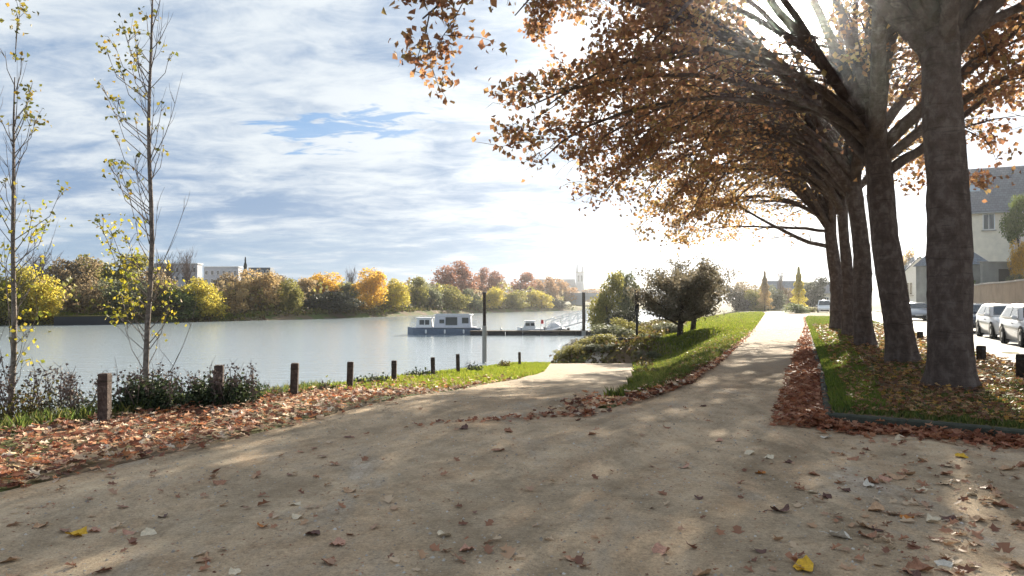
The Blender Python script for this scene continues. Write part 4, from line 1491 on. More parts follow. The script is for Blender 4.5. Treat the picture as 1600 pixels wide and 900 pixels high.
# ------------------------------------------------------------------ bollards along the ramp
BOL = [(165, 583, 660, 9.75), (343, 570, 640, 11.3), (460, 567, 627, 13.0), (547, 565, 613, 15.7), (616, 563, 603, 18.7), (677, 558, 592, 21.9), (716, 553, 585, 24.4), (812, 550, 571, 35.0)]
BLAB = ["nearest wooden bollard at the left, tall and alone beside the leaves", "wooden bollard half sunk in the dark shrub", "third wooden bollard from the left, clear against the water",
        "fourth wooden bollard from the left, by the patch of grass", "fifth wooden bollard from the left, slim against the water", "sixth wooden bollard, with a low dark bush at its left",
        "seventh wooden bollard, last before the grass patch", "tiny farthest wooden bollard on the grass by the slip"]
for (px, ty, by, d), lab in zip(BOL, BLAB):
    x = (px - 800) / F * d
    z0 = float(H(x, d))
    zt = EYE + (HOR - ty) / F * d
    b = empty("bollard", (x, d, z0), rng.uniform(-0.08, 0.08) - math.atan2(x, d) * 0.3, label=lab, cat="bollard", group="wooden bollards along the ramp")
    b.rotation_euler.x = rng.uniform(-0.02, 0.02)
    b.rotation_euler.y = rng.uniform(-0.03, 0.03)
    hh = zt - z0
    w = 0.125
    MB().bevbox((0, 0, hh / 2 - 0.1), (w, w, hh + 0.2), 0.012).build("post", M['timber'], b)
    MB().box((0, 0, hh - 0.10), (w + 0.006, w + 0.006, 0.02)).build("groove_band", M['bark_dark'], b)
VB = [(1532, 540, 566, "short dark bollard behind the nearest plane trunk, at the street edge"), (1596, 553, 592, "short dark bollard at the right edge of the picture"), (1437, 518, 532, "tiny bollard seen between the two nearest plane trunks")]
for px, ty, by, lab in VB:
    d = (EYE - VZ) * F / (by - HOR)
    x = (px - 800) / F * d
    b = empty("bollard", (x, d, VZ), 0.4, label=lab, cat="bollard", group="bollards along the street edge of the verge")
    hh = (by - ty) / F * d
    MB().bevbox((0, 0, hh / 2 - 0.05), (0.15, 0.15, hh + 0.1), 0.015).build("post", M['bark_dark'], b)
    MB().box((0, 0, hh * 0.82), (0.156, 0.156, 0.03)).build("groove_band", M['dark'], b)

# ------------------------------------------------------------------ young poplars at the left


def poplar(px, d, label, seed, hgt, r0, spread, clumps):
    """clumps: photo pixels where leaf sprays hang, with (px, py, n, low?)"""
    r = np.random.RandomState(seed)
    x = (px - 800) / F * d
    z0 = float(H(x, d))
    root = empty("young_poplar", (x, d, z0), label=label, cat="tree", group="young poplars on the near bank")
    pts = np.array([(0.03 * math.sin(i * 0.9 + seed), 0.03 * math.cos(i * 1.3), -0.2 + i * (hgt + 0.2) / 12) for i in range(13)])
    t = np.linspace(0, 1, 13)
    MB().tube(pts, r0 * (1 - t) ** 0.75 + 0.008, 9, jit=0.08).build("trunk", M['bark_pop'], root, True)
    b = MB()
    P1, P2 = [], []
    for k in range(20):
        z = 0.5 + (hgt - 1.0) * (k / 20.0) ** 0.9
        a = r.uniform(0, 6.28)
        p = grow((0, 0, z), a, R(r.uniform(48, 68)), R(r.uniform(75, 90)), r.uniform(0.8, 2.2) * (1.1 - 0.4 * k / 20), 6, r, 0.07)
        b.tube(p, [0.010, 0.008, 0.007, 0.005, 0.004, 0.003, 0.002], 4, cap=False)
        for q in range(4):
            i = r.randint(1, 6)
            w = grow(p[i], r.uniform(0, 6.28), R(r.uniform(40, 70)), R(r.uniform(60, 90)), r.uniform(0.25, 0.6), 3, r, 0.12)
            b.tube(w, [0.005, 0.004, 0.003, 0.002], 3, cap=False)
    for (cx, cy, n_, low, sx, sz) in clumps:
        c = np.array([(cx - px) / F * d, r.uniform(-0.25, 0.25), EYE + (HOR - cy) / F * d - z0])
        # twig that carries the spray
        zf = max(0.3, c[2] - 0.5 - 0.5 * abs(c[0]))
        mid = np.array([c[0] * 0.75, c[1] * 0.8, (zf + c[2]) / 2 - 0.02])
        b.tube([(0, 0, zf), mid, c], [0.009, 0.006, 0.003], 4, cap=False)
        lp = c + r.normal(size=(n_, 3)) * np.array([sx / F * d, 0.14, sz / F * d])
        (P2 if low else P1).append(lp)
        if low:
            P2.append(c + r.normal(size=(n_ // 3, 3)) * np.array([1.35 * sx / F * d, 0.18, 1.3 * sz / F * d]))
        for q in range(max(2, n_ // 7)):
            e = lp[r.randint(len(lp))]
            b.tube([mid * 0.4 + c * 0.6, (c + e) / 2 + r.normal(size=3) * 0.02, e], [0.006, 0.004, 0.002], 3, cap=False)
    b.build("branches", M['bark_pop'], root, True, kind='stuff')
    link_mesh("crown", leaf_mesh("crown", np.concatenate(P1), 0.078, M['leaf_poplar'], seed, hang=0.5), root, kind='stuff')
    link_mesh("lower_leaves", leaf_mesh("lower_leaves", np.concatenate(P2), 0.072, M['leaf_poplar_low'], seed + 1, hang=0.5), root, kind='stuff')
    return root


C2 = [(214, 8, 14, 0, 7, 8), (203, 38, 12, 0, 8, 8), (196, 52, 14, 0, 10, 8), (164, 56, 9, 0, 6, 6), (165, 78, 10, 0, 7, 4), (213, 76, 14, 0, 10, 6), (190, 88, 16, 0, 10, 6), (214, 95, 10, 0, 8, 5),
      (195, 115, 22, 0, 10, 9), (205, 133, 14, 0, 9, 6), (160, 133, 8, 0, 5, 4), (170, 145, 6, 0, 5, 4), (182, 160, 12, 0, 8, 6), (203, 178, 10, 0, 9, 4), (183, 180, 8, 0, 5, 6),
      (256, 78, 9, 0, 7, 9), (248, 160, 4, 0, 4, 6), (247, 195, 5, 0, 4, 6), (245, 230, 6, 0, 4, 7), (192, 218, 6, 0, 5, 6), (155, 245, 5, 0, 4, 3), (170, 258, 10, 0, 9, 6), (190, 258, 12, 0, 12, 4), (195, 238, 6, 0, 5, 4),
      (196, 286, 10, 0, 9, 5), (176, 272, 6, 0, 4, 5), (194, 303, 5, 0, 4, 5), (160, 345, 12, 0, 7, 7), (172, 355, 14, 1, 8, 7), (200, 345, 16, 1, 9, 9), (178, 375, 12, 1, 9, 8), (205, 370, 14, 1, 12, 8),
      (185, 395, 22, 1, 13, 9), (212, 402, 24, 1, 12, 8), (196, 420, 26, 1, 16, 10), (204, 445, 30, 1, 14, 10), (190, 465, 22, 1, 9, 10), (212, 470, 30, 1, 12, 12), (200, 490, 24, 1, 10, 8),
      (255, 420, 10, 1, 9, 9), (262, 455, 14, 1, 10, 10), (255, 490, 16, 1, 10, 12), (240, 520, 8, 1, 12, 9), (265, 475, 8, 0, 6, 9)]
C1 = [(22, 8, 20, 0, 11, 9), (32, 20, 12, 0, 7, 5), (29, 42, 14, 0, 5, 8), (32, 90, 9, 0, 4, 5), (12, 82, 6, 0, 4, 4), (50, 145, 10, 0, 8, 6), (43, 160, 18, 0, 7, 10), (42, 180, 24, 0, 7, 9), (10, 185, 8, 0, 5, 6), (52, 183, 6, 0, 6, 3), (48, 200, 8, 0, 6, 3),
      (40, 130, 6, 0, 4, 6), (22, 287, 8, 0, 8, 4), (88, 294, 8, 0, 5, 7), (58, 330, 18, 1, 11, 10), (62, 345, 18, 1, 11, 8), (52, 360, 14, 1, 9, 7), (45, 370, 10, 1, 6, 5), (8, 330, 10, 1, 6, 9), (10, 400, 20, 1, 8, 18), (45, 400, 12, 1, 8, 14),
      (10, 450, 18, 1, 8, 14), (40, 520, 18, 1, 14, 14), (30, 560, 12, 1, 10, 14), (50, 480, 14, 1, 12, 16)]
poplar(20, 12.0, "leftmost slender young poplar, cut by the left edge of the picture", 21, 7.6, 0.050, 0.5, C1)
poplar(233, 12.4, "second slender young poplar with yellow leaves low on its trunk, between two bollards", 22, 7.9, 0.044, 0.5, C2)

# ------------------------------------------------------------------ shrubs on the near bank


def stem_shrub(px, d, hw, top, label, leaf_mat, seed, n_stem=26, n_leaf=1500, leaf=0.055, dry=12, name="wild_shrub", base=None, lift=0.0, depth=0.5):
    r = np.random.RandomState(seed)
    x = (px - 800) / F * d
    z0 = float(H(x, d)) if base is None else base
    w = hw / F * d
    h = EYE + (HOR - top) / F * d - z0
    root = empty(name, (x, d, z0), label=label, cat="shrub", group="shrubs on the near bank")
    b = MB()
    P = []
    for i in range(n_stem):
        bx, by = r.uniform(-0.75, 0.75) * w, r.uniform(-0.7, 0.7) * depth
        hh = h * r.uniform(0.35, 0.95)
        p = grow((bx, by, -0.08), r.uniform(0, 6.28), R(r.uniform(58, 88)), R(r.uniform(50, 85)), hh, 5, r, 0.12)
        b.tube(p, [0.009, 0.008, 0.007, 0.005, 0.004, 0.002], 4, cap=False)
        k = int(n_leaf * 1.15) // n_stem
        u = r.uniform(0.15, 1, k) * 5
        iu = np.minimum(u.astype(int), 4)
        P.append(p[iu] + (p[iu + 1] - p[iu]) * (u - iu)[:, None] + r.normal(size=(k, 3)) * 0.075)
    P = np.concatenate(P)
    link_mesh("foliage", leaf_mesh("foliage", P, leaf, leaf_mat, seed), root, kind='stuff')
    D = []
    for i in range(dry):
        bx, by = r.uniform(-1, 1) * w, r.uniform(-0.7, 0.7) * depth
        p = grow((bx, by, -0.05), r.uniform(0, 6.28), R(r.uniform(65, 88)), R(r.uniform(65, 90)), h * r.uniform(0.85, 1.3), 6, r, 0.08)
        b.tube(p, [0.010, 0.009, 0.008, 0.007, 0.006, 0.005, 0.003], 4, cap=False)
        for q in range(7):
            j = r.randint(3, 7)
            e = p[j] + r.normal(size=3) * 0.07 + np.array([0, 0, 0.06])
            b.tube([p[j], e], [0.003, 0.002], 3, cap=False)
            D.append(p[j] + r.normal(size=(4, 3)) * 0.04)
    b.build("stems", M['stem'], root, kind='stuff')
    if D:
        link_mesh("seed_heads", leaf_mesh("seed_heads", np.concatenate(D), 0.042, M['stem'], seed + 5), root, kind='stuff')
    return root


stem_shrub(30, 10.2, 40, 580, "brown weedy shrub with dry stems at the foot of the leftmost poplar", M['shrub_olive'], 31, 30, 1800, 0.05, 22)
stem_shrub(112, 10.6, 40, 588, "grey-green weedy shrub left of the nearest bollard", M['shrub_grey'], 32, 22, 1000, 0.045, 16)
stem_shrub(238, 11.0, 52, 580, "dark green shrub at the foot of the second poplar", M['shrub'], 33, 46, 3600, 0.055, 16)
stem_shrub(352, 11.5, 56, 580, "dark green shrub around the second bollard", M['shrub'], 34, 46, 3600, 0.055, 18)
stem_shrub(300, 11.4, 20, 590, "thin grey weeds between the two dark shrubs", M['shrub_grey'], 35, 10, 300, 0.045, 8)
stem_shrub(492, 15.0, 40, 600, "low grassy weeds between the third and fourth bollards", M['grass_dull'], 36, 24, 900, 0.05, 4)
stem_shrub(580, 17.4, 26, 588, "low dark bush between the fourth and fifth bollards", M['shrub'], 37, 24, 1400, 0.06, 5)
stem_shrub(655, 21.5, 24, 580, "low dark bush at the left of the sixth bollard", M['shrub'], 38, 22, 1200, 0.07, 5)
stem_shrub(740, 26.0, 12, 566, "small dark weed at the head of the grass patch", M['shrub'], 39, 10, 500, 0.07, 2)
stem_shrub(785, 31.5, 13, 562, "small olive weed on the crest of the grass patch", M['shrub_olive'], 40, 10, 500, 0.07, 2)
for px_, d_, hw_, top_, lab_, sd_ in ((1012, 22.0, 14, 574, "leafy weed at the ramp edge below the bank, nearest of three", 51), (1008, 29.0, 14, 562, "leafy weed at the ramp edge, middle of three up the bank", 52), (1006, 36.0, 15, 550, "leafy weed at the ramp edge near the slip end, farthest of three", 53)):
    stem_shrub(px_, d_, hw_, top_, lab_, M['shrub_olive'], sd_, 16, 700, 0.08, 5, depth=1.2)
stem_shrub(430, 13.2, 22, 606, "thin weeds left of the third bollard", M['shrub_grey'], 41, 12, 300, 0.045, 5)

# bush mass along the shore beyond the slip, and the trees rooted there
BU = [(888, 43.5, 26, 538, 'olive', "olive bush at the water's edge, directly beyond the slip"), (925, 45.5, 36, 522, 'olive', "wide olive bush on the shore behind the slip"),
      (962, 49, 38, 508, 'greygreen', "grey-green bush left of the tall dark post"), (940, 43.6, 30, 536, 'greygreen', "grey-green low bush on the slope beyond the slip"), (982, 54, 28, 498, 'olive', "olive bush behind the tall dark post"),
      (1022, 45.0, 24, 522, 'green', "green tuft bush on the bank right of the tall post"), (1040, 52, 26, 504, 'greygreen', "grey-green hedge bush on the bank left of the dark tree"),
      (1012, 41.5, 20, 548, 'greygreen', "low grey-green bush at the right corner of the slip"), (905, 48.5, 26, 526, 'twig', "dull brown bush behind the olive bush at the water")]
for px, d, hw, top, tone, lab in BU:
    far_tree(px, top, hw, d, tone, 'bush', lab, "bushes on the near shore", name="bush", cat="bush")
far_tree(948, 428, 28, 66, 'olive', 'round', "olive tree at the shore left of the tall dark post", "trees on the near shore", trunk_h=0.1)
far_tree(982, 426, 22, 70, 'greygreen', 'round', "grey-green upright tree right behind the tall dark post", "trees on the near shore", trunk_h=0.05)
far_tree(975, 480, 26, 62, 'dark', 'bush', "dark low bush under the two shore trees", "bushes on the near shore", name="bush", cat="bush")
# dark small trees on the grass bank


def bank_tree(px, d, top, hw, label, seed, lean=0.0):
    r = np.random.RandomState(seed)
    x = (px - 800) / F * d
    z0 = float(H(x, d))
    zt = EYE + (HOR - top) / F * d
    h = zt - z0
    w = hw / F * d
    root = empty("bank_tree", (x, d, z0), label=label, cat="tree", group="dark trees on the grass bank")
    pts = np.array([(lean * t, 0.04 * math.sin(t * 5), -0.15 + t * h * 0.45) for t in np.linspace(0, 1, 7)])
    MB().tube(pts, np.linspace(0.19, 0.12, 7), 9, jit=0.1).build("trunk", M['bark_dark'], root, True)
    b = MB()
    P = []
    for i in range(20):
        q = pts[r.randint(2, 7)]
        a = 2.4 * i
        p = grow(q, a, R(r.uniform(12, 75)), R(r.uniform(0, 55)), r.uniform(0.7, 1.1) * w, 6, r, 0.16)
        p[:, 2] = np.minimum(p[:, 2], h)
        b.tube(p, [0.08, 0.06, 0.045, 0.035, 0.025, 0.015, 0.008], 5, cap=False)
        for k in range(13):
            j = r.randint(1, 7)
            s = grow(p[j], r.uniform(0, 6.28), R(r.uniform(-10, 70)), R(r.uniform(-20, 50)), r.uniform(0.6, 1.4), 4, r, 0.2)
            b.tube(s, [0.018, 0.014, 0.010, 0.006, 0.003], 3, cap=False)
            m_ = r.randint(45, 95)
            u = r.uniform(0.1, 1, m_) * 4
            iu = np.minimum(u.astype(int), 3)
            P.append(s[iu] + (s[iu + 1] - s[iu]) * (u - iu)[:, None] + r.normal(size=(m_, 3)) * 0.16)
    b.build("branches", M['bark_dark'], root, kind='stuff')
    P = np.concatenate(P)
    P = P[(P[:, 2] < h * 1.03) & (P[:, 2] > h * 0.17)]
    link_mesh("crown", leaf_mesh("crown", P, 0.12, TONE['twig'], seed), root, kind='stuff')


bank_tree(1062, 44.0, 380, 66, "dark small tree on the grass bank, nearer of two trunks", 61, 0.15)
bank_tree(1082, 50.0, 384, 72, "dark small tree just behind the nearer one, its crown reaching right", 62, 0.3)

# ------------------------------------------------------------------ end of the path, right distance
DR = [(1172, 440, 24, 130, 'brown', 'bush', "brown hedge tree at the end of the grass bank"), (1150, 446, 22, 125, 'twig', 'bush', "dull dark tree right behind the bank trees"),
      (1195, 424, 13, 118, 'tan', 'cone', "narrow golden-brown conical tree beside the path's end"), (1248, 417, 15, 112, 'yellow', 'cone', "olive-gold conical tree above the round hedge"),
      (1220, 409, 11, 135, 'brown', 'bare', "thin bare tree between the two conical trees"), (1277, 434, 17, 125, 'dark', 'round', "dark tree left of the farthest plane trunk"),
      (1262, 440, 14, 140, 'greygreen', 'round', "grey-green tree behind the olive-gold conical one"), (1413, 394, 22, 95, 'tan', 'bush', "tan tree above the white gabled house")]
DR += [(1208, 447, 18, 128, 'greygreen', 'bush', "grey-green hedge tree between the golden cone and the thin bare tree"), (1232, 450, 15, 138, 'brown', 'bush', "low brown bush left of the olive-gold conical tree"), (1180, 452, 16, 122, 'olive', 'bush', "olive bush left of the golden-brown conical tree")]
for px, top, hw, d, tone, kind, lab in DR:
    far_tree(px, top, hw, d, tone, kind, lab, "trees at the end of the path", base_z=0.0, trunk_h=0.12)
far_tree(1245, 474, 20, 94, 'green', 'bush', "round clipped hedge on the island where the path forks", None, base_z=0.02, name="hedge", cat="hedge")
far_tree(1265, 480, 12, 97, 'olive', 'bush', "pale small shrub beside the round hedge", None, base_z=0.02, name="hedge", cat="hedge")


def house(x, y, rz, w, dep, eaves, ridge, z0, wall, roof, label, wins, sky=(), name="house", chimney=None, gable_front=False):
    root = empty(name, (x, y, z0), rz, label=label, cat="house")
    MB().box((w / 2, dep / 2, eaves / 2), (w, dep, eaves)).build("wall", wall, root)
    o = 0.25
    if gable_front:
        MB().loft([[(0, 0.004, eaves), (w / 2, 0.004, ridge), (w, 0.004, eaves)], [(0, dep - 0.004, eaves), (w / 2, dep - 0.004, ridge), (w, dep - 0.004, eaves)]]).build("gable", wall, root)
        t = 0.15
        sl = (ridge - eaves) / (w / 2)
        for s in (0, 1):
            a = (-o, eaves - o * sl) if s == 0 else (w + o, eaves - o * sl)
            secs = [[(a[0], yy, a[1]), (w / 2, yy, ridge), (w / 2, yy, ridge + t), (a[0], yy, a[1] + t)] for yy in (-o, dep + o)]
            rf = MB().loft(secs).build("roof", roof, root)
    else:
        sl = (ridge - eaves) / (dep / 2)
        t = 0.15
        MB().loft([[(0.004, 0, eaves), (0.004, dep / 2, ridge), (0.004, dep, eaves)], [(w - 0.004, 0, eaves), (w - 0.004, dep / 2, ridge), (w - 0.004, dep, eaves)]]).build("gable", wall, root)
        for s in (0, 1):
            ya = -o if s == 0 else dep + o
            za = eaves - o * sl
            rf = MB().loft([[(xx, ya, za), (xx, dep / 2, ridge), (xx, dep / 2, ridge + t), (xx, ya, za + t)] for xx in (-o, w + o)]).build("roof", roof, root)
            if s == 0:
                for (sx, f_) in sky:
                    yy = dep / 2 * f_
                    zz = eaves + sl * yy + t + 0.02
                    n = 0.55
                    MB().add([(sx, yy, zz), (sx + 0.95, yy, zz), (sx + 0.95, yy + n, zz + n * sl), (sx, yy + n, zz + n * sl), (sx, yy, zz + 0.08), (sx + 0.95, yy, zz + 0.08), (sx + 0.95, yy + n, zz + 0.08 + n * sl), (sx, yy + n, zz + 0.08 + n * sl)],
                             [(3, 2, 1, 0), (4, 5, 6, 7), (0, 1, 5, 4), (1, 2, 6, 5), (2, 3, 7, 6), (3, 0, 4, 7)]).build("skylight", M['glass_pale'], rf)
        MB().bar((-0.3, -o - 0.05, eaves - o * sl), (w + 0.3, -o - 0.05, eaves - o * sl), 0.07, 6).build("gutter", M['steel'], root)
        MB().bar((0.35, -0.06, 0.2), (0.35, -0.06, eaves - 0.1), 0.05, 6).build("downpipe", M['steel'], root)
    for (wx, wz, ww, wh) in wins:
        window(root, wx, -0.003, wz, ww, wh)
        MB().box((wx, -0.06, wz - wh / 2 - 0.06), (ww + 0.2, 0.14, 0.08)).build("sill", M['stone'], root)
    if chimney:
        MB().box(chimney, (0.9, 0.6, 1.8)).build("chimney", M['tan_wall'], root)
    return root


# big house on the right
d = 68.0
hx = (1499 - 800) / F * d
z_e, z_r = EYE + (HOR - 330) / F * d, EYE + (HOR - 268) / F * (d + 3.7)
house(hx, d, R(-25), 11.5, 8.0, z_e - 1.5, z_r - 1.5, 1.5, M['cream'], M['slate'], "cream two-storey house with a long slate roof and skylight, behind the tan wall",
      [(2.35, EYE + (HOR - 348) / F * d - 1.5, 0.95, 1.5), (7.5, EYE + (HOR - 348) / F * d - 1.5, 0.95, 1.5), (2.6, 2.2, 1.0, 1.4)], [(1.0, 0.42)])
d = 61.0
ax = (1478 - 800) / F * d
an = empty("garden_annex", (ax, d, 1.0), R(4), label="low grey annex with a blue slate hipped roof in front of the big house", cat="outbuilding")
ze = EYE + (HOR - 413) / F * d - 1.0
zr = EYE + (HOR - 376) / F * (d + 2) - 1.0
MB().box((1.9, 2, ze / 2), (3.8, 4, ze)).build("wall", M['grey_wall'], an)
MB().add([(-0.2, -0.2, ze), (4.0, -0.2, ze), (4.0, 4.2, ze), (-0.2, 4.2, ze), (1.2, 2, zr), (2.3, 2, zr)], [(3, 2, 1, 0), (0, 1, 5, 4), (1, 2, 5), (2, 3, 4, 5), (3, 0, 4)]).build("roof", M['slate_blue'], an)
window(an, 1.2, -0.003, ze - 0.9, 0.9, 0.8)
d = 58.0
gx = (1536 - 800) / F * d
gwl = empty("garden_wall", (gx, d, 1.0), R(4), label="grey garden wall with a dark opening, above the tan wall at the right", cat="wall")
zt = EYE + (HOR - 410) / F * d - 1.0
MB().box((0.65, 0.15, zt / 2), (1.3, 0.3, zt)).build("wall", M['grey_wall'], gwl)
MB().box((3.9, 0.15, zt / 2), (3.0, 0.3, zt)).build("wall", M['grey_wall'], gwl)
MB().box((1.85, 0.15, zt - 0.25), (1.09, 0.29, 0.5)).build("lintel", M['grey_wall'], gwl)
MB().box((1.85, 0.35, zt / 2), (1.3, 0.06, zt - 0.52)).build("opening_shade", M['dark'], gwl)  # dark sheet behind the opening stands in for the shade inside
MB().box((2.6, 0.15, zt + 0.04), (5.6, 0.4, 0.08)).build("coping", M['stone'], gwl)
# tan wall along the pavement, built of bays
tw = empty("street_wall", (0, 0, 0), label="long tan rendered wall along the far pavement behind the parked cars", cat="wall")
ys = np.arange(32, 58, 4.0)
for i, y in enumerate(ys):
    x0, x1 = float(verge_right(y)) + 6.5, float(verge_right(y + 4)) + 6.5
    L = math.hypot(x1 - x0, 4)
    ht = 2.62 + 0.02 * (i % 2)
    MB().box(((x0 + x1) / 2, y + 2, ht / 2), (L - 0.02, 0.25, ht), math.atan2(4, x1 - x0)).build("wall_bay", M['tan_wall'], tw)
    MB().box(((x0 + x1) / 2, y + 2, ht + 0.05), (L - 0.01, 0.36, 0.1), math.atan2(4, x1 - x0)).build("coping", M['stone'], tw)
# white gabled house and low stone wall seen between the near trunks
d = 92.0
house((1404 - 800) / F * d, d, R(-12), 4.8, 7.0, 4.4, 6.9, 0.1, M['white'], M['slate_blue'], "small white gabled house seen between the two nearest plane trunks",
      [(1.2, 3.0, 0.8, 1.6), (3.3, 3.0, 0.8, 1.6)], gable_front=True)
lw = empty("stone_wall", ((1410 - 800) / F * 84, 84, 0.0), R(20), label="low stone wall in front of the small white gabled house", cat="wall")
for k in range(4):
    for j in range(3):
        MB().bevbox((-1.2 + k * 1.0 + 0.5 * (j % 2), 0.02 * ((k + j) % 2), 0.25 + j * 0.42), (0.97, 0.4, 0.4), 0.03).build("stone_block", M['stone'], lw)
# houses at the end of the path
house((1200 - 800) / F * 150, 150, R(-4), 6.3, 7, 3.2, 5.8, -0.2, M['grey_wall'], M['slate_blue'], "blue-grey house at the end of the path, behind the two conical trees", [(1.2, 1.9, 0.9, 1.2), (3.2, 1.9, 0.9, 1.2), (5.0, 1.9, 0.9, 1.2)])
house((1262 - 800) / F * 145, 145, R(-4), 5.5, 7, 3.4, 5.4, -0.2, M['cream'], M['slate'], "pale house half hidden left of the farthest plane trunk", [(1.2, 1.9, 0.9, 1.2), (3.6, 1.9, 0.9, 1.2)])
# garden plants on the right
gt = far_tree(1592, 305, 20, 57, 'green', 'round', "dark green rounded garden tree at the right edge, in front of the big house", None, base_z=2.0, trunk_h=0.55)
far_tree(1592, 378, 13, 57, 'gold', 'bush', "yellow and orange garden bush at the right edge above the grey wall", None, base_z=3.0, name="bush", cat="bush")
far_tree(1512, 434, 12, 56, 'green', 'bush', "green garden bush over the tan wall beside the nearest trunk", None, base_z=2.2, name="bush", cat="bush")
far_tree(1588, 430, 16, 55, 'greygreen', 'bush', "grey-green garden bush over the tan wall at the right edge", None, base_z=2.2, name="bush", cat="bush")
tb_ = MB()
tx = [(float(verge_right(y)) + 6.75, y) for y in (40, 76)]
tb_.add([(tx[0][0], 40, -0.1), (90, 40, -0.1), (90, 76, -0.1), (tx[1][0], 76, -0.1), (tx[0][0], 40, 2.3), (90, 40, 2.3), (90, 76, 2.3), (tx[1][0], 76, 2.3)],
        [(3, 2, 1, 0), (4, 5, 6, 7), (0, 1, 5, 4), (1, 2, 6, 5), (2, 3, 7, 6), (3, 0, 4, 7)])
tb_.build("garden_terrace", M['ground'], kind='structure')

# ------------------------------------------------------------------ cars


def car(loc, rz, label, paint, group="cars parked along the street", tall=1.0):
    """length along x, front at +x"""
    root = empty("parked_car", loc, rz, label=label, cat="car", group=group)
    L, W = 4.1, 1.74
    st = [(-2.05, 0.42, 0.72, 0.70), (-2.0, 0.30, 0.93, 0.80), (-1.7, 0.20, 0.98, 0.86), (-0.8, 0.19, 0.96, 0.87), (0.4, 0.19, 0.95, 0.87), (1.2, 0.20, 0.93, 0.86), (1.75, 0.22, 0.80, 0.82), (1.98, 0.28, 0.68, 0.72), (2.05, 0.36, 0.58, 0.62)]
    secs = []
    for (x, zb, zt, hw) in st:
        zm = zb + (zt - zb) * 0.55
        secs.append([(x, -hw * 0.92, zb), (x, -hw, zm), (x, -hw * 0.97, zt - 0.05), (x, -hw * 0.86, zt), (x, hw * 0.86, zt), (x, hw * 0.97, zt - 0.05), (x, hw, zm), (x, hw * 0.92, zb)])
    body = MB().loft(secs).build("body", paint, root, True)
    # greenhouse: roof and pillars
    zt, zs = 1.46 * tall, 0.95
    prof = [(-1.85, zs), (-1.35, zt - 0.04), (-0.9, zt), (0.0, zt), (0.35, zt - 0.06), (1.12, zs - 0.01)]
    secs = []
    for (x, z) in prof:
        k = (z - zs) / (zt - zs)
        hw = 0.83 - 0.17 * k
        secs.append([(x, -0.83, zs - 0.03), (x, -hw, max(z, zs)), (x, hw, max(z, zs)), (x, 0.83, zs - 0.03)])
    MB().loft(secs).build("roof", paint, root, True)

    def quad(name, pts, off, mat):
        n = (Vector(pts[1]) - Vector(pts[0])).cross(Vector(pts[2]) - Vector(pts[0])).normalized() * off
        a = [Vector(p) + n for p in pts]
        b_ = [Vector(p) + n * 0.2 for p in pts]
        return MB().add(a + b_, [(0, 1, 2, 3), (7, 6, 5, 4), (0, 4, 5, 1), (1, 5, 6, 2), (2, 6, 7, 3), (3, 7, 4, 0)]).build(name, mat, root)

    def P(x, z, s):
        k = (z - zs) / (zt - zs)
        return (x, s * (0.83 - 0.17 * k), z)
    quad("windscreen", [(1.03, -0.72, zs + 0.05), (1.03, 0.72, zs + 0.05), (0.45, 0.60, zt - 0.12), (0.45, -0.60, zt - 0.12)], 0.03, M['glass'])
    quad("rear_window", [(-1.78, 0.70, zs + 0.08), (-1.78, -0.70, zs + 0.08), (-1.42, -0.62, zt - 0.12), (-1.42, 0.62, zt - 0.12)], 0.03, M['glass'])
    for s in (-1, 1):
        a = [P(-0.25, zs + 0.04, s), P(0.85, zs + 0.04, s), P(0.25, zt - 0.12, s), P(-0.25, zt - 0.10, s)]
        b2 = [P(-1.55, zs + 0.06, s), P(-0.33, zs + 0.04, s), P(-0.33, zt - 0.10, s), P(-1.2, zt - 0.12, s)]
        for w in (a, b2):
            quad("side_window", w if s < 0 else w[::-1], 0.015, M['glass'])
        MB().bevbox((0.72, s * 0.93, 1.0), (0.14, 0.16, 0.13), 0.03).build("wing_mirror", paint, root)
        MB().loft([[(1.80, s * 0.50, 0.62), (1.80, s * 0.76, 0.62), (1.80, s * 0.77, 0.76), (1.80, s * 0.52, 0.74)], [(2.035, s * 0.46, 0.565), (1.985, s * 0.66, 0.565), (1.975, s * 0.66, 0.66), (2.03, s * 0.47, 0.635)]]).build("headlight", M['lamp'], root)
        MB().box((-2.03, s * 0.62, 0.78), (0.08, 0.18, 0.2)).build("tail_light", M['lamp_red'], root)
        for wx in (-1.28, 1.28):
            t = MB().lathe([(0.2, -0.1), (0.3, -0.1), (0.32, -0.06), (0.32, 0.06), (0.3, 0.1), (0.2, 0.1)], 18, 'y', (wx, s * 0.78, 0.32)).build("wheel", M['rubber'], root, True)
            MB().lathe([(0.04, s * 0.105), (0.19, s * 0.095), (0.2, s * 0.02)], 12, 'y', (wx, s * 0.78, 0.32)).build("rim", M['rim'], t)
            MB().lathe([(0.37, 0.0), (0.37, 0.012), (0.3, 0.02)], 18, 'y', (wx, s * 0.868 - 0.006, 0.36)).build("wheel_arch", M['rubber'], root)
        MB().box((0.15, s * 0.873, 0.80), (0.16, 0.03, 0.03)).build("door_handle", M['dark'], root)
    MB().bevbox((2.04, 0, 0.36), (0.10, 1.0, 0.16), 0.02).build("grille", M['rubber'], root)
    MB().box((2.10, 0, 0.46), (0.02, 0.5, 0.11)).build("number_plate", M['plate'], root)
    MB().box((-2.06, 0, 0.62), (0.02, 0.5, 0.11)).build("number_plate", M['plate'], root)
    return root


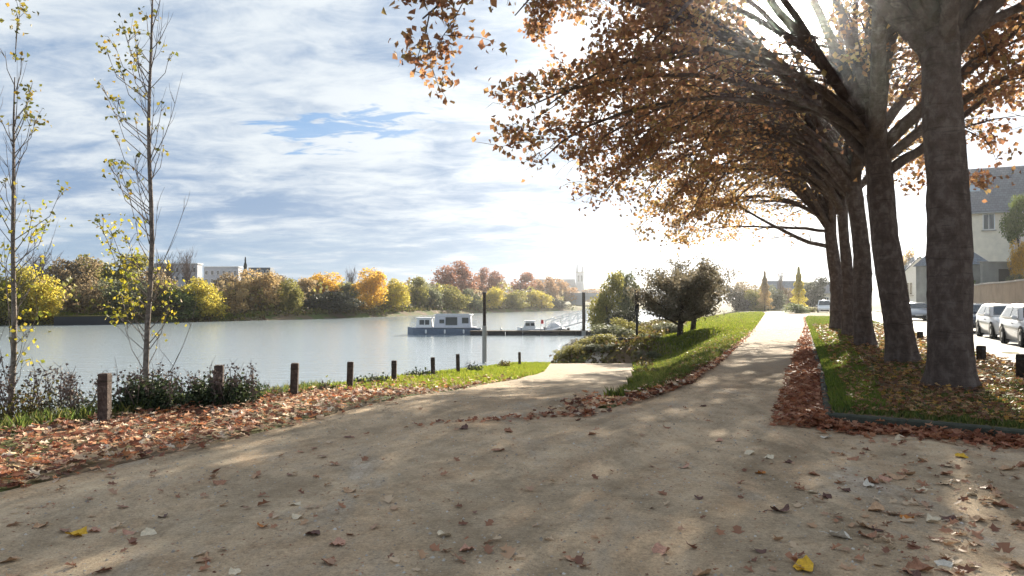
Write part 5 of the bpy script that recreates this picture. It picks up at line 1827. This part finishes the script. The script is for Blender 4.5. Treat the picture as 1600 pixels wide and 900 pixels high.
street_dir = math.atan2(1.0, 0.4)                 # along the street, away from the camera
for px, d, lab, pn in ((1574, 31.5, "white parked car behind the one cut by the right edge, seen front-on", 'car_white'), (1522, 38.0, "dark parked car half hidden behind the nearest plane trunk", 'car_dark')):
    car(((px - 800) / F * d, d, 0.016), street_dir + PI, lab, M[pn])
car(((1624 - 800) / F * 26, 26, 0.016), street_dir + PI, "white parked car cut by the right picture edge, nearest of the row", M['car_white'])
car(((1430 - 800) / F * 60, 60, 0.016), street_dir + PI, "silver parked car far up the street between the near trunks", M['car_silver'])
car(((1288 - 800) / F * 96, 96, 0.016), street_dir + PI, "white car far up the street, just left of the farthest plane trunk", M['car_white'], tall=1.15)
car(((1018 - 800) / F * 62, 62, float(H((1018 - 800) / F * 62, 62)) + 0.05), 0.3, "small pale vehicle on the shore left of the dark bank trees", M['car_silver'], group=None) if False else None

# ------------------------------------------------------------------ grass


def scatter(n, y0, y1, xl, xr, power=1.0, seed=0):
    r = np.random.RandomState(seed)
    y = y0 * (y1 / y0) ** (r.rand(n) ** power)
    a, b = xl(y), xr(y)
    x = a + (b - a) * r.rand(n)
    return x, y, r


def r_edge(yy):
    return 0.5 + 0.5 * np.sin(yy * 1.7) * np.sin(yy * 0.6 + 1.0)


# verge
x, y, r = scatter(80000, 7.1, 60, verge_edge, verge_right, 1.0, 71)
edge = x - verge_edge(y)
ptch = np.sin(x * 1.9 + 1.3 * np.sin(y * 1.1)) * np.sin(y * 1.4 + 0.8 * np.sin(x * 1.7))
keep = (edge > 0.02) & ((edge < 0.55) | (ptch > r.uniform(-0.7, 0.9, len(x))))
x, y = x[keep], y[keep]
link_mesh("verge_grass", grass_mesh("verge_grass", np.stack([x, y, verge_z(x, y)], 1), 0.075, M['grass_dull'], 1, 0.006 + y * 0.0004), label="short patchy grass on the verge under the plane trees", cat="grass", kind='stuff')
x, y, r = scatter(26000, 10, 70, verge_edge, lambda yy: verge_edge(yy) + 0.45 + 0.03 * yy, 1.0, 72)
link_mesh("verge_edge_grass", grass_mesh("verge_edge_grass", np.stack([x, y, verge_z(x, y)], 1), 0.09, M['grass_mid'], 2, 0.006 + y * 0.0004), label="brighter green grass fringe along the path side of the verge", cat="grass", kind='stuff')
# sunlit bank left of the path
x, y, r = scatter(95000, 12.5, 105, lambda yy: ramp_right(yy) - 0.35 * r_edge(yy), lambda yy: path_left(yy) - 0.05, 0.75, 73)
lim = np.where(y > 40, shore_x(y) + 0.45 * (path_left(y) - shore_x(y)), -99)
k = x > np.maximum(lim, -50)
x, y = x[k], y[k]
dull = r.rand(len(x)) < np.clip((40 - y) / 26, 0.12, 0.75)
xd, yd = x[dull], y[dull]
link_mesh("rough_grass", grass_mesh("rough_grass", np.stack([xd, yd, H(xd, yd)], 1), 0.17, M['grass_dull'], 15, 0.007 + yd * 0.0006), label="rougher dull grass on the near part of the bank", cat="grass", kind='stuff')
x, y = x[~dull], y[~dull]
link_mesh("bank_grass", grass_mesh("bank_grass", np.stack([x, y, H(x, y)], 1), 0.13, M['grass'], 5, 0.007 + y * 0.0006), label="bright sunlit grass on the bank left of the path", cat="grass", kind='stuff')
# near bank patch right of the bollards
x, y, r = scatter(26000, 15, 41, lambda yy: bollard_x(yy) - 0.9, lambda yy: road_left(yy) - 0.25 * np.clip((22 - yy) / 6, 0, 5), 0.8, 74)
link_mesh("ramp_grass", grass_mesh("ramp_grass", np.stack([x, y, H(x, y)], 1), 0.10, M['grass'], 6, 0.007 + y * 0.0005), label="grass patch between the far bollards and the slip", cat="grass", kind='stuff')
x, y, r = scatter(9000, 7, 16, lambda yy: bollard_x(yy) - 2.6, lambda yy: bollard_x(yy) - 0.25, 1.0, 75)
link_mesh("bank_top_grass", grass_mesh("bank_top_grass", np.stack([x, y, H(x, y)], 1), 0.16, M['grass_dull'], 7, 0.008), label="rough dull grass behind the near bollards", cat="grass", kind='stuff')
# sedge tops on shore slope beyond slip
x, y, r = scatter(16000, 41, 110, lambda yy: shore_x(yy) - 0.3, lambda yy: shore_x(yy) + 0.5 * (path_left(yy) - shore_x(yy)), 0.8, 76)
link_mesh("shore_scrub", leaf_mesh("shore_scrub", np.stack([x, y, H(x, y) + np.abs(r.normal(size=len(x))) * 0.22], 1), 0.22, M['shrub_olive'], 8), label="brown-green ground cover on the shore slope", cat="scrub", kind='stuff')

# ------------------------------------------------------------------ fallen leaves


def pile(name, x, y, z, size, mat, seed, label, up=0.62, th=0.05):
    r = np.random.RandomState(seed)
    P = np.stack([x, y, z + 0.012 + np.abs(r.normal(size=len(x))) * th], 1)
    return link_mesh(name, leaf_mesh(name, P, size, mat, seed, up=up, lobed=True), label=label, cat="leaves", kind='stuff')


# left litter between the road edge and the bollards
x, y, r = scatter(11500, 4.5, 26, lambda yy: bollard_x(yy) - 0.4, lambda yy: road_left(yy) + 0.15, 1.0, 81)
fr = (x - bollard_x(y)) / np.maximum(road_left(y) - bollard_x(y), 0.1)
k = (r.rand(len(x)) < np.where(y > 16, np.clip((24 - y) / 8, 0, 1), 1)) & (r.rand(len(x)) < np.clip((1.12 - fr) * 4, 0, 1))
x, y = x[k], y[k]
pile("leaf_litter", x, y, H(x, y), r.uniform(0.05, 0.12, len(x)), M['leaf_litter'], 81, "thick red-brown leaf litter between the dirt road and the left bollards", th=0.035)
# drift along the right side of the path
x, y, r = scatter(14000, 9.2, 70, lambda yy: path_right(yy) - 0.15, lambda yy: verge_left(yy) - 0.05, 0.9, 82)
k = r.rand(len(x)) < np.clip((x - path_right(y) + 0.2) / 0.5, 0, 1)
x, y = x[k], y[k]
pile("leaf_drift", x, y, H(x, y), 0.105, M['leaf_drift'], 82, "deep drift of rust-brown leaves along the right edge of the path", th=0.05)
# in front of the kerb
t_ = rng.rand(1500)
o = np.abs(rng.normal(size=1500)) * 0.28
x = A[0] + (B[0] - A[0]) * t_ - 0.08 - o * 0.62
y = A[1] + (B[1] - A[1]) * t_ - 0.12 - o * 0.78
pile("kerb_leaves", x, y, H(x, y), 0.11, M['leaf_drift'], 83, "brown leaves heaped against the front of the kerb", th=0.03)
# on the verge
x, y, r = scatter(9500, 7.2, 45, lambda yy: verge_edge(yy) + 0.25, verge_right, 1.0, 84)
pile("verge_leaves", x, y, verge_z(x, y) + 0.02, 0.115, M['leaf_verge'], 84, "brown and yellow leaves scattered over the grass verge", th=0.03)
# leaves along the crease between ramp and path, and up the bank edge
x, y, r = scatter(12000, 10.2, 60, lambda yy: np.where(yy < 12, 0.2 + (yy - 10.2) * 0.5, ramp_right(np.minimum(yy, 42)) * 0.55 + path_left(yy) * 0.45), lambda yy: path_left(yy) + 0.15, 1.0, 85)
k = (r.rand(len(x)) < np.clip((46 - y) / 28, 0.10, 1)) & (r.rand(len(x)) < np.clip((y - 10.6) / 3.5, 0.10, 1)) & (x > path_left(y) - np.where(y < 14, 1.3, 2.4))
x, y = x[k], y[k]
pile("bank_leaves", x, y, H(x, y), 0.115, M['leaf_litter'], 85, "rust leaves gathered on the bank between the ramp and the path", th=0.05)
# thin line of leaves across the forecourt, small crumbs everywhere
n = 230
t_ = rng.rand(n)
x = -1.2 + 2.4 * t_ + rng.normal(size=n) * 0.12
y = 9.4 + 1.2 * t_ + rng.normal(size=n) * 0.10
k = rng.rand(n) < 0.25 + 0.6 * t_
pile("leaf_line", x[k], y[k], H(x, y)[k], 0.09, M['leaf_drift'], 86, "thin line of leaves where the ramp leaves the path", th=0.012)
n = 5000
y = 2.2 * (30 / 2.2) ** rng.rand(n)
x = road_left(y) + (verge_edge(np.maximum(y, 9.8)) - road_left(y) + np.where(y < 9.5, 2.5, 0)) * rng.rand(n)
k = on_track(x, y)
x, y = x[k], y[k]
pile("leaf_crumbs", x, y, H(x, y) - 0.008, 0.022, M['leaf_drift'], 87, "leaf crumbs and grit scattered over the dirt", th=0.003)


# grit: small stones pressed into the dirt
n = 16000
y = 1.9 * (16 / 1.9) ** rng.rand(n)
x = road_left(y) + 0.1 + (np.where(y < 9.7, 9.0, verge_left(y)) - road_left(y)) * rng.rand(n)
k = on_track(x, y)
x, y = x[k], y[k]
n = len(x)
sz = 0.005 + 0.014 * rng.rand(n) ** 4
gv = np.stack([np.stack([x + sz * math.cos(a_) * rng.uniform(.6, 1.3, n), y + sz * math.sin(a_) * rng.uniform(.6, 1.3, n), H(x, y) + 0.004], 1) for a_ in (0.3, 1.9, 3.4, 5.0)]
              + [np.stack([x, y, H(x, y) + 0.008 + sz * rng.uniform(.3, .8, n)], 1)], 1)
gf = np.concatenate([(np.arange(n) * 5)[:, None] + np.array([t_]) for t_ in ((0, 1, 4), (1, 2, 4), (2, 3, 4), (3, 0, 4))], 1).reshape(-1, 3)
link_mesh("grit", np_mesh("grit", gv.reshape(-1, 3), gf, m_leaf("grit_stone", [(0.16, 0.14, 0.12), (0.34, 0.29, 0.23), (0.50, 0.46, 0.40), (0.26, 0.21, 0.16), (0.60, 0.56, 0.50)], 0.0, 0.9)), label="fine grit pressed into the dirt", cat="grit", kind='stuff')


def curled_leaf(seed):
    """one fallen plane leaf, lobed outline over a centre, edges curled up"""
    r = np.random.RandomState(seed)
    n = 15
    out = []
    for i in range(n):
        a = 2 * PI * i / n
        rad = 0.5 * (0.76 + 0.24 * abs(math.cos(2.5 * a))) * (0.8 if abs(a - PI) < 0.6 else 1.0) * r.uniform(0.9, 1.1)
        curl = 0.30 * rad * rad * 4 * r.uniform(0.3, 1.0) * (0.5 + 0.5 * math.cos(2 * a + seed)) + 0.02
        out.append((rad * math.cos(a), rad * math.sin(a) * 0.85, curl * 0.95))
    inn = [(p[0] * 0.5, p[1] * 0.5, p[2] * 0.22 + 0.01 * (i % 2)) for i, p in enumerate(out)]
    b = MB()
    vs = [(0, 0, 0.012)] + inn + out
    fs = []
    for i in range(n):
        j = (i + 1) % n
        fs.append((0, 1 + i, 1 + j))
        fs.append((1 + i, 1 + n + i, 1 + n + j, 1 + j))
    b.add(vs, fs)
    # stalk
    b.tube([(-0.40, 0, 0.03), (-0.62, 0.04, 0.05), (-0.80, 0.02, 0.03)], [0.014, 0.012, 0.01], 4)
    me = bpy.data.meshes.new("fallen_leaf")
    me.from_pydata(b.v, [], b.f)
    me.materials.append(M['leaf_drift'])
    return me


LV = [curled_leaf(200 + i) for i in range(6)]
LC = {
    'brown': m_plain("fallen_brown", (0.33, 0.165, 0.095), 0.75, var=0.35, scale=9),
    'dark': m_plain("fallen_dark", (0.12, 0.06, 0.045), 0.75, var=0.4, scale=9),
    'tan': m_plain("fallen_tan", (0.46, 0.29, 0.17), 0.75, var=0.3, scale=9),
    'pale': m_plain("fallen_pale", (0.62, 0.52, 0.37), 0.7, var=0.2, scale=9),
    'orange': m_plain("fallen_orange", (0.46, 0.17, 0.03), 0.7, var=0.3, scale=9),
    'yellow': m_plain("fallen_yellow", (0.62, 0.37, 0.03), 0.7, var=0.25, scale=9),
    'pink': m_plain("fallen_pink", (0.46, 0.25, 0.17), 0.75, var=0.3, scale=9),
    'white': m_plain("fallen_white", (0.58, 0.52, 0.43), 0.65, var=0.2, scale=9),
}
WORD = {'brown': "brown", 'dark': "dark brown", 'tan': "tan", 'pale': "pale cream", 'orange': "orange", 'yellow': "yellow", 'pink': "pinkish", 'white': "whitish"}
SPOT = [(125, 832, 'yellow', .20), (205, 829, 'pink', .13), (236, 831, 'pale', .14), (150, 826, 'pink', .12), (258, 804, 'dark', .12), (412, 825, 'orange', .13), (463, 790, 'pale', .13), (468, 812, 'pale', .13), (490, 836, 'dark', .15), (528, 850, 'pink', .15), (516, 878, 'brown', .15),
        (695, 838, 'pale', .14), (730, 862, 'pink', .14), (547, 770, 'tan', .15), (345, 757, 'brown', .15), (68, 822, 'tan', .12), (20, 872, 'tan', .14), (25, 898, 'tan', .13), (370, 892, 'pale', .1), (780, 706, 'brown', .16), (725, 672, 'dark', .18), (795, 675, 'brown', .16), (925, 680, 'brown', .14), (1040, 668, 'brown', .14),
        (1098, 636, 'dark', .15), (1122, 690, 'pink', .15), (1068, 733, 'pink', .16), (1090, 778, 'dark', .12), (1187, 741, 'orange', .12), (1170, 711, 'pale', .17), (1200, 716, 'pale', .13), (1217, 799, 'dark', .19), (1270, 742, 'brown', .16), (1230, 722, 'dark', .12), (1288, 780, 'dark', .12), (1268, 772, 'pale', .12), (1033, 860, 'pink', .18), (1183, 862, 'dark', .12), (1253, 892, 'yellow', .20), (1097, 898, 'tan', .14),
        (1308, 841, 'white', .19), (1353, 840, 'brown', .17), (1352, 826, 'tan', .17), (1366, 800, 'tan', .17), (1392, 806, 'brown', .13), (1415, 812, 'orange', .12), (1455, 815, 'pale', .15), (1478, 812, 'dark', .16), (1524, 811, 'tan', .16), (1517, 830, 'brown', .16), (1460, 841, 'brown', .14), (1590, 818, 'tan', .16), (1562, 789, 'brown', .18), (1515, 772, 'pale', .12), (1545, 761, 'brown', .12),
        (1435, 768, 'pale', .15), (1400, 748, 'tan', .22), (1360, 757, 'brown', .18), (1380, 752, 'pink', .18), (1415, 742, 'tan', .18), (1355, 762, 'white', .16), (1330, 717, 'brown', .17), (1440, 720, 'tan', .16), (1500, 714, 'yellow', .17), (1570, 732, 'tan', .18), (1594, 728, 'brown', .15), (1475, 740, 'brown', .18), (1478, 728, 'dark', .14), (1470, 878, 'white', .14), (1436, 888, 'brown', .19), (1500, 896, 'tan', .2), (1592, 882, 'tan', .14), (1320, 770, 'dark', .14), (1405, 688, 'pale', .2), (1540, 690, 'pale', .16), (1290, 684, 'white', .16), (1262, 668, 'brown', .18), (1420, 895, 'dark', .13), (1475, 756, 'pale', .14), (1370, 830, 'dark', .13)]


def zone(px, py, d):
    if px < 330:
        return "dirt near the lower left corner"
    if px < 620:
        return "dirt left of the road's middle"
    if px < 900:
        return "middle of the road, up towards the slip" if py < 720 else "middle of the road near the bottom edge"
    if px < 1150:
        return "middle of the road below the path"
    if py < 700:
        return "dirt right at the foot of the kerb"
    if py < 775:
        return "dirt a step in front of the kerb"
    if px < 1380:
        return "dirt below the leaf drift near the bottom"
    return "dirt at the lower right corner"


SPECIAL = {0: "large yellow fallen leaf on the dirt road near the lower left corner", 5: "single orange fallen leaf upright on the left part of the road", 8: "dark curled leaf beside a pinkish one on the left part of the road",
           28: "small orange leaf alone right of the road's centre", 31: "broad dark brown leaf lying alone in the right middle of the dirt", 38: "yellow leaf cut by the bottom edge right of centre", 40: "white scrap of leaf beside two brown leaves at the lower right",
           63: "bright yellow leaf standing out in front of the kerb"}


def fallen(px, py, tone, size, label, group, i, z=None):
    d = EYE * F / (py - HOR)
    x = (px - 800) / F * d
    r = random
    o = link_mesh("fallen_leaf", LV[i % 6], label=label, cat="leaf", group=group)
    o.location = (x, d, float(H(x, d)) + 0.008 + (z or 0.0))
    o.rotation_euler = (r.uniform(-0.25, 0.25), r.uniform(-0.25, 0.25), r.uniform(0, 6.28))
    s = size * 0.84
    o.scale = (s, s * r.uniform(0.8, 1.1), s * r.uniform(0.8, 1.6))
    o.material_slots[0].link = 'OBJECT'
    o.material_slots[0].material = LC[tone]


for i, (px, py, tone, s) in enumerate(SPOT):
    lab = SPECIAL.get(i) or "%s%s fallen leaf on the %s" % ("large " if s > .165 else "small " if s < .135 else "mid-sized " if s < .155 else "", WORD[tone], zone(px, py, 0))
    fallen(px, py, tone, s, lab, "fallen leaves on the " + zone(px, py, 0), i)
rs = np.random.RandomState(5)
xs_, ys_ = [], []
for i in range(420):
    if i < 230:
        py = rs.uniform(690, 895)
        px = rs.uniform(1150, 1598)
        if px < 1300 and rs.rand() < 0.6:
            px += 250
    else:
        py = 630 + 265 * rs.rand() ** 1.3
        px = rs.uniform(10, 1150)
    d = EYE * F / (py - HOR)
    x = (px - 800) / F * d
    if on_track(np.array(x), np.array(d)) and float(road_left(d)) + 0.3 < x:
        xs_.append(x)
        ys_.append(d)
xs_, ys_ = np.array(xs_), np.array(ys_)
pile("scattered_leaves", xs_, ys_, H(xs_, ys_), rs.uniform(0.04, 0.11, len(xs_)), M['leaf_scatter'], 90, "small fallen leaves scattered thinly over the dirt", th=0.006)

# ------------------------------------------------------------------ air
hz = NT("haze")
pv = hz.n('ShaderNodeVolumePrincipled')
pv.inputs['Color'].default_value = (0.93, 0.96, 1.0, 1)
pv.inputs['Density'].default_value = 0.0003
pv.inputs['Anisotropy'].default_value = 0.9
hz.l(pv.outputs[0], hz.out.inputs['Volume'])
MB().box((0, 2000, 20), (8600, 8600, 50)).build("haze", hz.m, kind='stuff', label="thin pale haze over the river")
